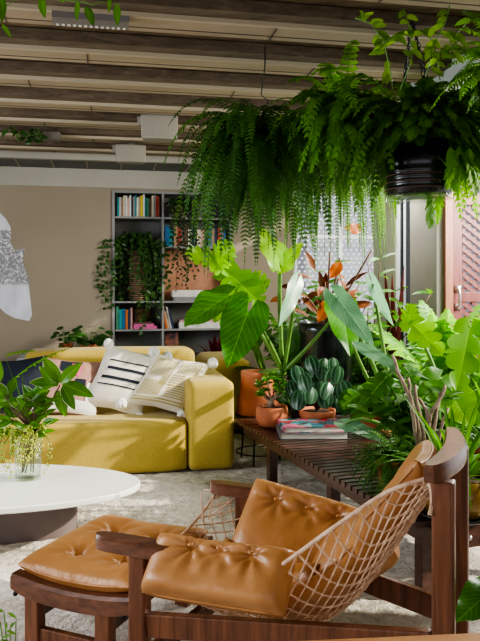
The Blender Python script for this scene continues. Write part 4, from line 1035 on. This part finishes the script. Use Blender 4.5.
aleaf(296, 284, 4.3, 282, 326, 4.15, 20, M['silver'], .2, .9, bow=V(.02, 0, .04), origin=base2)
aleaf(341, 306, 4.3, 352, 352, 4.0, 40, M['aloc'], .2, .3, bow=V(.02, 0, -.02), origin=base2)
stm.tube([org, base2], [.03, .025], 8); stm.build('stem', M['stem'], t)
# monstera / bright philodendron behind
def bigpot(t, p, r, h, m): potl(t, p, [(r * .72, 0), (r * .78, .01), (r, h - .03), (r * 1.04, h - .03), (r * 1.04, h), (r * .92, h), (r * .9, h - .05)], m, (r * .9, h - .04))
p = V(.3, 5.62, 0); t = thing('potted_monstera', 'floor standing split leaf plant with bright lobed leaves beside bookcase', 'plant', p); bigpot(t, p, .16, .32, M['terra'])
stm = MB(); org = p + V(0, 0, .28)
for a in ((222, 268, 5.0, 190, 250, 4.8, 40, .9, -.2), (226, 272, 5.0, 262, 300, 4.8, 44, .6, .2), (216, 262, 5.0, 232, 246, 4.9, 34, .7, .4), (238, 286, 5.0, 268, 282, 4.9, 36, .6, .3), (240, 320, 5.0, 212, 310, 4.9, 34, .5, .3)):
    aleaf(a[0], a[1], a[2], a[3], a[4], a[5], a[6], M['phil'], a[7], a[8], 'phil', V(-.05, 0, .15), .15, origin=org, lobes=6)
stm.build('stem', M['stem'], t)
# dark palm-like filler under the alocasia
def bush(name, label, p, pot, specs, mats, cat='plant'):
    t = thing(name, label, cat, p); bigpot(t, p, *pot) if pot else None; lv, st = MB(), MB()
    o = p + V(0, 0, (pot[1] - .04) if pot else 0)
    for (n, kind, Lr, wd, elr, droop, azr) in specs:
        for i in range(n):
            a = R.uniform(*azr); el = R.uniform(*elr); d = V(math.cos(a) * math.cos(el), math.sin(a) * math.cos(el), math.sin(el)); Ln = R.uniform(*Lr)
            if kind == 'frond': frond(lv, o, d, Ln, droop, wd, wd * .28, 24, .5)
            elif kind == 'lobed':
                q = o + d * Ln; st.tube(stemcurve(o, q, V(0, 0, .08), 8), .005, 5); dd = V(d.x, d.y, -.35).normalized(); bigleaf(lv, q, q + dd * wd * 1.2, V(-.2 * d.x, -.5, .8), wd, 'phil', .15, n=40, m=3, lobes=5)
            elif kind == 'round':
                q = o + d * Ln; st.tube(stemcurve(o, q, V(0, 0, .05), 6), .003, 5); dd = V(d.x, d.y, -.5).normalized(); bigleaf(lv, q, q + dd * wd * 1.15, V(.3 * d.x, -.6, .7), wd, 'heart', .12, n=12, m=3)
            elif kind == 'stemmed':
                q = o + d * Ln; cv = stemcurve(o, q, V(0, 0, .06), 8); st.tube(cv, .004, 5)
                for k in range(3, 9):
                    for _ in range(2):
                        an_ = R.uniform(0, 6.28); blade(lv, cv[k], V(math.cos(an_), math.sin(an_), R.uniform(-.2, .8)), V(0, -.5, 1), wd, wd * .38, 'lance', .6, .2, 5)
            else: blade(lv, o + V(math.cos(a), math.sin(a), 0) * .02, d, V(-d.x, -d.y, .5), Ln, wd, 'strap', droop, .25, 12)
    lv.build('foliage', mats[0], t)
    if st.v: st.build('stem', mats[1], t)
    return t
ALL = (0, 6.283)
bush('potted_palm', 'dark fine leaved palm between the pouf and the slatted table', V(.62, 5.75, 0), (.15, .3, M['dkpot']), [(46, 'frond', (.5, 1.05), .16, (.5, 1.5), 1.2, ALL), (9, 'lobed', (.5, .95), .26, (.8, 1.5), .3, ALL)], (M['fern'], M['stem']))
bush('potted_cordyline', 'small burgundy leaved plant beside the bookcase end', V(-.25, 6.95, 0), (.11, .55, M['dkpot']), [(46, 'strap', (.18, .34), .05, (.1, 1.4), .9, ALL)], (M['redleaf'], M['stem']))
# black glazed pot with rust leaves
p = V(.52, 4.75, 0); pdz = thing('black_plant_pedestal', 'black square pedestal behind the slatted table carrying a black pot', 'plant stand', V(.6, 5.05, 0))
mb = MB(); mb.box(V(.6, 5.05, .21), .26, .26, .42); mb.build('body', M['black'], pdz, smooth=False, bevel=.006)
p = V(.62, 5.05, .421)
t = thing('potted_rust_croton', 'rust brown leaved plant in large glossy black pot', 'plant', p)
potl(t, p, [(.11, 0), (.13, .01), (.185, .2), (.19, .5), (.198, .52), (.198, .58), (.18, .58), (.155, .45)], M['glosspot'], (.155, .54))
lv, st = MB(), MB(); o = p + V(0, 0, .54)
for i in range(42):
    a = R.uniform(0, 6.28); el = R.uniform(.5, 1.45); d = V(math.cos(a) * math.cos(el), math.sin(a) * math.cos(el), math.sin(el)); Ln = R.uniform(.08, .42); q = o + d * Ln
    if i % 3 == 0: st.tube(stemcurve(o, q, V(0, 0, .03), 6), .006, 5)
    blade(lv, q, V(d.x, d.y, R.uniform(-.4, .9)), V(0, -.7, .6), R.uniform(.1, .2), R.uniform(.035, .06), 'lance', .5, .3, 7, wave=.15)
lv.build('foliage', M['brown'], t)
for a, b in (((331, 326), (330, 252)), ((345, 330), (340, 258)), ((360, 326), (372, 250))): st.tube(stemcurve(o, W(b[0], b[1], 4.9), V(0, 0, 0), 6), .007, 6)
st.build('stem', M['stemb'], t)
OL = leafm('orange leaf', (.3, .07, .01), (.5, .16, .02), trans=.15)
for (x, y, tx, ty, w) in ((362, 230, 345, 227, 12), (341, 262, 330, 278, 12), (338, 300, 345, 320, 16), (330, 300, 318, 322, 14)): lv = MB(); bigleaf(lv, W(x, y, 4.85), W(tx, ty, 4.8), face(W(x, y, 4.8), .3), w / F * 4.8, 'lance', .1, .2, .05, 10, 3); lv.build('leaf', OL, t)
# variegated small tree near the window
bush('potted_fiddle_shrub', 'upright leafy shrub in front of the perforated screen', V(1.02, 5.6, 0), (.16, .35, M['terra']), [(12, 'stemmed', (.6, 1.25), .15, (1.0, 1.5), .5, ALL)], (M['mgreen'], M['stemb']))
bush('potted_snake_plant', 'tall narrow dark leaves standing against the olive wall panel', V(1.3, 5.9, 0), (.13, .45, M['dkpot']), [(7, 'strap', (.9, 1.3), .05, (1.3, 1.5), .1, ALL)], (M['redleaf'], M['stem']))
# silver alocasia
p = onp(398, 3.8); t = thing('potted_silver_alocasia', 'silvery green elephant ear with long drooping leaves in terracotta pot', 'plant', p)
bigpot(t, p, .1, .13, M['terra']); stm = MB(); org = p + V(0, 0, .1)
aleaf(337, 298, 3.7, 373, 344, 3.5, 26, M['silver'], .6, -.3, origin=org, bow=V(.0, 0, .15))
aleaf(373, 284, 3.7, 391, 326, 3.6, 15, M['silver'], .1, -.8, origin=org, bow=V(-.02, 0, .1))
aleaf(352, 342, 3.6, 402, 368, 3.4, 15, M['silver'], .6, .3, kind='lance', origin=org, bow=V(-.06, 0, .06))
aleaf(346, 424, 3.9, 386, 438, 3.6, 20, M['silver'], .9, .1, origin=org, bow=V(-.06, 0, .1))
aleaf(380, 376, 3.7, 392, 408, 3.5, 18, M['silver'], .8, -.2, kind='lance', origin=org, bow=V(-.06, 0, .1))
stm.build('stem', M['stem'], t)
# peperomia
p = onp(317, 4.5); t = thing('potted_striped_peperomia', 'silver striped round leaved plant in low terracotta bowl', 'plant', p)
potl(t, p, [(.06, 0), (.075, .01), (.115, .07), (.12, .11), (.11, .11), (.1, .08)], M['terra'], (.1, .095)); lv, st = MB(), MB(); o = p + V(0, 0, .1)
for (bx, by, s) in ((325, 366, 24), (309, 362, 20), (338, 371, 18), (334, 376, 24), (341, 388, 24), (322, 380, 20), (302, 380, 20), (311, 392, 18), (300, 396, 22), (323, 395, 22), (347, 398, 26), (315, 371, 16), (333, 362, 14), (295, 371, 18), (340, 400, 20), (306, 370, 14), (290, 385, 16), (329, 388, 18)):
    z = 4.4 + R.uniform(-.16, .12); B = W(bx, by - s * .3, z); Tt = W(bx + R.uniform(-5, 5), by + s * .5, z - .08); bigleaf(lv, B, Tt, face(B, R.uniform(.1, .9), R.uniform(-.7, .7)), s * .82 / F * z, 'oval', .3, -.3, .01, 14, 6); st.tube(stemcurve(o, B, V(0, 0, .06), 6), .0035, 5)
lv.build('foliage', M['pep'], t); st.build('stem', M['redleaf'], t)
p = onp(296.5, 4.55); t = tag(MB().__class__().build('x', M['black']) if False else thing('dark_vase', 'small dark grey vase with leafy sprig between terracotta pots', 'vase', p), 'small dark grey vase with leafy sprig between terracotta pots', 'vase')
potl(t, p, [(.03, 0), (.034, .005), (.036, .09), (.03, .095), (.028, .05)], M['dkpot']); lv, st = MB(), MB()
for i in range(20):
    a = R.uniform(0, 6.28); q = p + V(math.cos(a) * .07, math.sin(a) * .06, R.uniform(.12, .26)); st.tube([p + V(0, 0, .08), q], .002, 4); blade(lv, q, V(math.cos(a), math.sin(a), .3), V(0, -.6, .8), .08, .05, 'oval', .5, .15, 5)
lv.build('foliage', M['dgreen'], t); st.build('stem', M['stem'], t)
# pot further along
p = onp(376, 4.25); t = bush('potted_dark_fern', 'dark leafy plant in terracotta pot behind elephant ear on the table', p, (.1, .15, M['terra']), [(14, 'strap', (.15, .36), .04, (.6, 1.4), 1.0, ALL), (16, 'round', (.1, .28), .1, (.4, 1.3), .3, ALL)], (M['dgreen'], M['stem']))
# maidenhair-like fern with terracotta pot near the chair
p = onp(395, 3.15); t = thing('potted_asparagus_fern', 'feathery fine fern spilling from terracotta pot behind chair', 'plant', p)
bigpot(t, p, .085, .13, M['terra']); lv, st = MB(), MB(); o = p + V(0, 0, .12)
for i in range(230):
    a = R.uniform(0, 6.28); el = R.uniform(-.1, 1.3); d = V(math.cos(a) * math.cos(el) * 1.1, math.sin(a) * math.cos(el), math.sin(el)); frond(lv, o, d, R.uniform(.1, .27), 2.1, .03, .005, 18, .6)
lv.build('foliage', M['fern'], t)
# bare branch succulent
p = onp(425, 3.1); t = thing('branching_succulent', 'bare grey branching succulent in terracotta pot behind head rail', 'plant', p); bigpot(t, p, .085, .12, M['terra']); st = MB(); o = p + V(0, 0, .1)
for pts in ([(424, 465), (415, 430), (411, 400), (408, 378)], [(424, 465), (420, 435), (414, 408), (398, 372), (392, 355)], [(428, 465), (424, 435), (418, 405), (415, 385)], [(430, 465), (430, 430), (427, 410), (418, 398)], [(432, 462), (433, 430), (438, 405), (440, 392)], [(433, 440), (430, 415), (441, 398), (445, 385)], [(440, 465), (440, 430), (448, 408)]):
    cv = [W(x, y, 3.05 + i * .01) for i, (x, y) in enumerate(pts)]; cv[0] = o + V((pts[0][0] - 428) / F * 3, 0, 0); c2 = []
    for i in range(len(cv) - 1): c2 += [cv[i].lerp(cv[i + 1], k / 3) + V(R.uniform(-1, 1), 0, 0) * .004 for k in range(3)]
    c2.append(cv[-1]); st.tube(c2, [.012 - .006 * i / len(c2) for i in range(len(c2))], 7)
st.build('branch', M['branch'], t)
# amber glazed pot with saucer, near right
p = onp(455, 2.78); t = thing('amber_glazed_planter', 'large amber glazed planter with strap leaves on black saucer', 'plant', p)
mb = MB(); mb.lathe(p, [(.001, 0), (.14, 0), (.17, .02), (.165, .025), (.13, .012), (.001, .012)], 36); mb.build('saucer', M['glosspot'], t)
potl(t, p + V(0, 0, .013), [(.11, 0), (.13, .008), (.155, .05), (.158, .09), (.145, .14), (.135, .145), (.135, .1)], M['glaze'], (.135, .12)); lv, st = MB(), MB(); o = p + V(0, 0, .13)
for i in range(64):
    a = R.uniform(0, 6.28); el = R.uniform(.45, 1.45); d = V(math.cos(a) * math.cos(el), math.sin(a) * math.cos(el), math.sin(el)); blade(lv, o + V(math.cos(a), math.sin(a), 0) * .04, d, V(-d.x, -d.y, .5), R.uniform(.2, .42), R.uniform(.018, .032), 'strap', R.uniform(.6, 1.9), .25, 12)
lv.build('foliage', M['strap'], t)
# bright philodendron, right side
p = onp(446, 3.45); t = thing('potted_philodendron', 'philodendron with big bright lobed leaves before the window rail', 'plant', p); bigpot(t, p, .12, .18, M['dkpot']); stm = MB(); org = p + V(0, 0, .15)
aleaf(410, 322, 3.5, 441, 350, 3.3, 32, M['phil'], .2, .2, 'phil', V(.08, 0, .06), .15, origin=org, lobes=4)
aleaf(408, 320, 3.5, 412, 304, 3.5, 20, M['phil'], .2, .2, 'phil', V(.08, 0, .06), .15, origin=org, lobes=4, stem=False)
aleaf(470, 326, 3.4, 458, 386, 3.15, 38, M['phil'], .3, .1, 'phil', V(.05, 0, .1), .1, origin=org, lobes=4)
aleaf(478, 330, 3.4, 504, 366, 3.2, 44, M['phil'], .3, -.2, 'phil', V(.05, 0, .1), .1, origin=org, lobes=6)
aleaf(440, 378, 3.4, 420, 400, 3.3, 34, M['mgreen'], .3, .1, 'heart', V(.0, 0, .1), .1, origin=org)
aleaf(452, 395, 3.3, 470, 425, 3.1, 44, M['alocb'], .3, .1, 'heart', V(.0, 0, .1), .1, origin=org)
aleaf(470, 400, 3.3, 490, 430, 3.1, 44, M['mgreen'], .3, .1, 'heart', V(.0, 0, .1), .1, origin=org)
stm.build('stem', M['stem'], t)
bush('potted_spider_plant', 'mass of arching light green strap leaves at right end of table', onp(496, 3.35), (.1, .14, M['terra']), [(80, 'strap', (.25, .5), .022, (.3, 1.45), 1.5, ALL)], (M['strap'], M['stem']))
bush('leafy_aralia', 'dense mid green finger leaved plant under the window frame', onp(412, 3.5), (.1, .15, M['dkpot']), [(26, 'stemmed', (.15, .45), .12, (.3, 1.4), .5, ALL), (8, 'lobed', (.2, .4), .14, (.5, 1.3), .3, ALL)], (M['mgreen'], M['stem']))
bush('floor_palm', 'tall arching palm fronds standing on floor beside the glazed wall', V(1.47, 4.95, 0), (.17, .35, M['dkpot']), [(22, 'frond', (.6, 1.05), .16, (.6, 1.45), 1.3, ALL)], (M['mgreen'], M['stem']))
bush('floor_dracaena', 'bushy dark strap leaved plant on floor behind the slatted table', V(1.42, 4.3, 0), (.15, .35, M['dkpot']), [(60, 'strap', (.3, .75), .045, (.3, 1.45), 1.0, ALL), (12, 'lobed', (.3, .6), .2, (.6, 1.3), .3, ALL)], (M['dgreen'], M['stem']))
bush('window_shrub', 'mid green leafy shrub on floor by the wall under back window', V(.75, 6.3, 0), (.17, .35, M['terra']), [(26, 'stemmed', (.4, 1.1), .13, (.7, 1.5), .5, ALL), (20, 'frond', (.5, .9), .12, (.6, 1.4), 1.1, ALL)], (M['mgreen'], M['stemb']))
# bottom right corner leaf plant on the floor
p = V(1.02, 1.98, 0); t = thing('corner_rubber_plant', 'broad glossy dark green leaf plant at lower right corner', 'plant', p); bigpot(t, p, .12, .2, M['dkpot']); stm = MB(); org = p + V(0, 0, .17)
aleaf(492, 590, 1.98, 457, 618, 1.88, 44, M['aloc'], .8, -.1, 'heart', V(0, 0, .05), .1, origin=org)
aleaf(498, 588, 1.98, 520, 560, 2.0, 40, M['aloc'], .6, .2, 'heart', V(0, 0, .05), .1, origin=org)
aleaf(500, 592, 1.95, 512, 640, 1.8, 40, M['aloc'], .6, .2, 'heart', V(0, 0, .05), .1, origin=org)
stm.build('stem', M['stem'], t)
# sprig bottom left
p = V(-.62, 1.74, 0.0); p = W(14, 641, 1.85); p.z = .0
t = thing('low_floor_plant', 'thin pale green seedling stalks at lower left edge', 'plant', p); lv, st = MB(), MB(); potl(t, p, [(.04, 0), (.05, .005), (.06, .08), (.052, .08), (.05, .02)], M['terra'], (.05, .065))
for (x, y) in ((4, 612), (16, 618), (10, 628), (0, 622)):
    q = W(x, y, 1.85); cv = stemcurve(p + V(0, 0, .06), q, V(0, 0, .04), 6); st.tube(cv, .0016, 4)
    for k in range(3, 7): blade(lv, cv[k], V(R.uniform(-1, 1), -.2, .5), V(0, -.8, .5), .03, .008, 'lance', .4, .1, 4)
lv.build('foliage', M['lace'], t); st.build('stem', M['lace'], t)

# ================================================================== HANGING PLANTS
def chain(t, a, b, r=.0022, l=.03, name='chain'):
    mb = MB(); d = (b - a); n = int(d.length / (l * .8)); u = d.normalized(); s1 = u.cross(V(0, 1, .1)).normalized(); s2 = u.cross(s1)
    for i in range(n):
        c = a + d * ((i + .5) / n); s = s1 if i % 2 else s2; mb.tube([c + u * (math.cos(q) * l * .5) + s * (math.sin(q) * l * .26) for q in [k * .5236 for k in range(13)]], r, 4, cap=False)
    mb.build(name, M['metalg'] if False else M['black'], t)
# left fern
p = W(254, 168, 3.6); t = thing('hanging_boston_fern', 'large dark green fern hanging left of the others, long drooping fronds', 'plant', p)
potl(t, p - V(0, 0, .02), [(.08, 0), (.1, .01), (.12, .1), (.125, .12), (.11, .12), (.1, .03)], M['dkpot'], (.105, .1))
mb = MB(); tp = V(p.x, p.y, 2.47); tp2 = W(265, 95, 3.6)
mb.tube([V(tp2.x, p.y, 2.50), V(tp2.x, p.y, 2.40), tp2 + V(-.02, 0, 0), tp2 + V(.015, 0, -.03), tp2 + V(0, 0, -.09)], .003, 6)
for k in range(3): a = k * 2.094; mb.tube([tp2 + V(0, 0, -.09), p + V(math.cos(a) * .12, math.sin(a) * .12, .1)], .0015, 4)
mb.build('hanger', M['black'], t)
lv, st = MB(), MB()
for i in range(190):
    a = R.uniform(0, 6.28); el = R.uniform(-.1, 1.2); d = V(math.cos(a) * math.cos(el) * .6, math.sin(a) * math.cos(el), math.sin(el)); Ln = R.uniform(.35, .86)
    frond(lv, p + V(0, 0, .1), d, Ln * (.75 + .25 * math.cos(el)), 3.4 + R.uniform(-.5, 1.2), .045, .012, 34, .2)
lv.build('foliage', M['fern'], t)
for pts in ([(262, 160), (255, 135), (240, 118), (222, 118)], [(255, 160), (246, 130), (250, 108)], [(262, 160), (270, 140), (286, 128)], [(240, 160), (222, 150), (205, 152), (194, 172)]):
    vine(lv2 := MB(), st, [W(x, y, 3.55) for x, y in pts], .05, 18, .024); lv2.build('sprig', M['ivy'], t)
st.build('stem', M['stem'], t)
# middle lace fern
p = W(330, 148, 3.9); t = thing('hanging_lace_fern', 'middle hanging fern with bright drooping lacy curtain of strands', 'plant', p)
potl(t, p - V(0, 0, .04), [(.09, 0), (.11, .01), (.13, .12), (.135, .14), (.12, .14), (.11, .03)], M['dkpot'], (.115, .12))
mb = MB()
for k in range(3): a = k * 2.094; mb.tube([V(p.x, p.y, 2.5), p + V(math.cos(a) * .12, math.sin(a) * .12, .1)], .002, 4)
mb.build('hanger', M['black'], t)
lv = MB()
for i in range(260):
    a = R.uniform(0, 6.28); el = R.uniform(-.3, 1.2); d = V(math.cos(a) * math.cos(el), math.sin(a) * math.cos(el), math.sin(el)); frond(lv, p + V(0, 0, .08), d, R.uniform(.35, .88), 4.2, .026, .008, 44, .25)
lv.build('foliage', M['lace'], t)
# bright toothed fern above it
lv = MB()
for i in range(120):
    a = R.uniform(1.4, 5.2); el = R.uniform(-.5, 1.3); d = V(math.cos(a) * math.cos(el) - .1, math.sin(a) * math.cos(el), math.sin(el)); frond(lv, W(R.uniform(325, 365), R.uniform(95, 130), 3.3), d, R.uniform(.18, .42), 2.4, .055, .026, 13, .5, jag=1)
# right hanging planter
p = W(418.5, 196, 3.2); t = thing('hanging_black_planter', 'ridged black planter hung on chains with toothed fern foliage', 'plant', p)
lv.build('bright_fronds', M['fernb'], t)
pr = [(.001, 0), (.14, 0), (.146, .004)]
for k in range(4): h = .022 + k * .026; pr += [(.146, h), (.150, h + .004), (.146, h + .008)]
pr += [(.15, .13), (.15, .215), (.14, .215), (.14, .15)]
potl(t, p, pr, M['glosspot'], (.139, .19), n=48)
for k in range(3):
    mb = MB(); h = .026 + k * .03; mb.lathe(p + V(0, 0, h), [(.1495, -.002), (.1515, 0), (.1495, .002)], 48); mb.build('ridge', simple('copper edge', (.16, .08, .06), rough=.4), t)
mb = MB(); mb.lathe(p, [(.15, -.018), (.152, -.016), (.152, -.002), (.15, 0), (.14, 0), (.14, -.018)], 48); mb.build('saucer', M['glass'], t)
hub = V(p.x - .03, p.y, 2.49)
for k in range(4): a = k * 1.5708 + .6; chain(t, p + V(math.cos(a) * .14, math.sin(a) * .14, .21), hub)
lv = MB()
for i in range(330):
    a = R.uniform(0, 6.28); fr_ = math.sin(a) < -.2 and abs(math.cos(a)) < .75; el = R.uniform(.5, 1.4) if fr_ else R.uniform(-.2, 1.3); d = V(math.cos(a) * math.cos(el), math.sin(a) * math.cos(el), math.sin(el)); frond(lv, p + V(math.cos(a) * .12, math.sin(a) * .1, R.uniform(.24, .38)), d, R.uniform(.14, .24) if fr_ else R.uniform(.22, .5), 2.6, .05, .022, 16, .5, jag=1)
lv.build('foliage', M['fernm'], t)
lv = MB()
for i in range(26): frond(lv, W(R.uniform(436, 472), R.uniform(135, 160), R.uniform(3.0, 3.15)), V(R.uniform(-.3, .5), -.2, -.4), R.uniform(.12, .24), 1.5, .042, .02, 12, .5, jag=1)
for pts in ([(436, 196), (440, 215), (432, 222)],): frond(lv, W(446, 170, 3.15), V(-.2, -.1, -.6), .26, 1.5, .045, .02, 14, .5, jag=1)
frond(lv, W(430, 196, 3.4), V(.0, 0, -1), .16, .3, .05, .022, 12, .6, jag=1); frond(lv, W(394, 190, 3.4), V(.1, 0, -1), .14, .3, .02, .01, 12, .6)
lv.build('low_fronds', M['fernb'], t)
# climbing sprays rising to the ceiling
lv, st = MB(), MB()
for pts in ([(393, 90), (390, 70), (384, 42), (372, 24), (355, 18)], [(384, 42), (398, 34), (414, 36)], [(400, 90), (412, 60), (410, 30), (404, 8)], [(425, 80), (432, 50), (446, 20), (452, -4)], [(430, 70), (444, 52), (462, 40)], [(440, 80), (434, 42), (420, 30)], [(455, 60), (450, 40), (470, 20), (486, 18)]):
    pp = [W(x, y, 3.0) for x, y in pts]; st.tube(pp, .0028, 5)
    for i in range(len(pp) - 1):
        for k in range(4):
            q = pp[i].lerp(pp[i + 1], (k + .5) / 4)
            if i == 0 and k < 3 and pts[0][1] > 79: continue
            a = R.uniform(0, 6.28); blade(lv, q, V(math.cos(a), math.sin(a) * .5, R.uniform(-.8, .5)), V(0, -1, .2), R.uniform(.045, .085), .028, 'lance', .5, .2, 6, wave=.2)
lv.build('climbing_leaves', leafm('olive spray', (.07, .17, .015), (.2, .34, .04), trans=.5), t); st.build('stem', M['stem'], t)
# right edge fern
p = W(505, 95, 2.9); t = thing('hanging_right_fern', 'bright green fern fronds entering from the right edge near ceiling', 'plant', p); lv = MB()
potl(t, p, [(.08, 0), (.1, .01), (.12, .1), (.11, .1), (.1, .03)], M['dkpot'], (.105, .08)); mb = MB(); mb.tube([V(p.x, p.y, 2.4), p + V(0, 0, .1)], .003, 5); mb.build('hanger', M['black'], t)
for i in range(40):
    a = R.uniform(1.4, 4.9); el = R.uniform(-.2, 1.3); d = V(math.cos(a) * math.cos(el), math.sin(a) * math.cos(el), math.sin(el)); frond(lv, p + V(0, 0, .1), d, R.uniform(.2, .42), 1.8, .045, .012, 24, .4)
lv.build('foliage', M['fernb'], t)

# ================================================================== FOREGROUND TABLE
ft = thing('wooden_table', 'honey coloured wooden table edge in the near foreground', 'table', V(.6, .8, 0))
def ftp(p): return p
mb = MB(); poly = [(-.1, .72), (-.1, .90)]
for i in range(9): a = math.pi - i * (math.pi / 2) / 8; poly.append((-.0 + .10 * math.cos(a), .915 + .105 * math.sin(a)))
poly += [(.36, 1.052), (1.2, 1.10), (1.2, .72)]
mb.prism(poly, .722, .75); mb.build('table_top', M['honey'], ft, bevel=.006, smooth=False)
for x, y in ((.0, .80), (1.1, .80), (.0, .93), (1.1, .98)):
    mb = MB(); mb.box(V(x, y, .37), .045, .045, .70); mb.build('leg', M['honey'], ft, smooth=False)

# ================================================================== CAMERA + LIGHT
cam = bpy.data.cameras.new('camera'); co = bpy.data.objects.new('camera', cam); COL.objects.link(co); co.location = (0, 0, E); co.rotation_euler = (math.pi / 2, 0, 0)
cam.sensor_fit = 'VERTICAL'; cam.sensor_height = 24; cam.lens = 24 * F / 641; cam.shift_y = -(320.5 - HZ) / 641; cam.clip_start = .05
bpy.context.scene.camera = co
w = bpy.data.worlds.new('w'); bpy.context.scene.world = w; w.use_nodes = True; nt = w.node_tree; bg = nt.nodes['Background']; bg.inputs[0].default_value = (.92, .95, 1, 1); bg.inputs[1].default_value = .8
def area(name, loc, to, sx, sy, power, col):
    l = bpy.data.lights.new(name, 'AREA'); l.shape = 'RECTANGLE'; l.size = sx; l.size_y = sy; l.energy = power; l.color = col; o = bpy.data.objects.new(name, l); COL.objects.link(o)
    o.location = loc; o.rotation_euler = (Vector(to) - Vector(loc)).to_track_quat('-Z', 'Y').to_euler(); return o
area('window_light_right', (2.35, 4.2, 2.15), (.5, 4.2, .9), 1.8, 1.2, 100, (1, .97, .9))
area('window_light_left', (-3.7, 2.2, 1.7), (-.3, 3.0, .4), 2.4, 1.6, 75, (.85, .92, 1))
area('fill_light_back', (1.15, 6.2, 2.36), (1.1, 6.1, 0), .7, .5, 17, (1, .98, .92))  # added fill lamp for the window frame and plants, no fitting here
def sun(d, e, ang, col):
    l = bpy.data.lights.new('sun', 'SUN'); l.energy = e; l.angle = ang; l.color = col; o = bpy.data.objects.new('sun', l); COL.objects.link(o); o.rotation_euler = Vector(d).to_track_quat('-Z', 'Y').to_euler()
sun((-.88, .12, -.46), 4.2, .02, (1, .93, .78))
vs_ = bpy.context.scene.view_settings; vs_.view_transform = 'AgX'; vs_.look = 'AgX - High Contrast'; vs_.exposure = .45
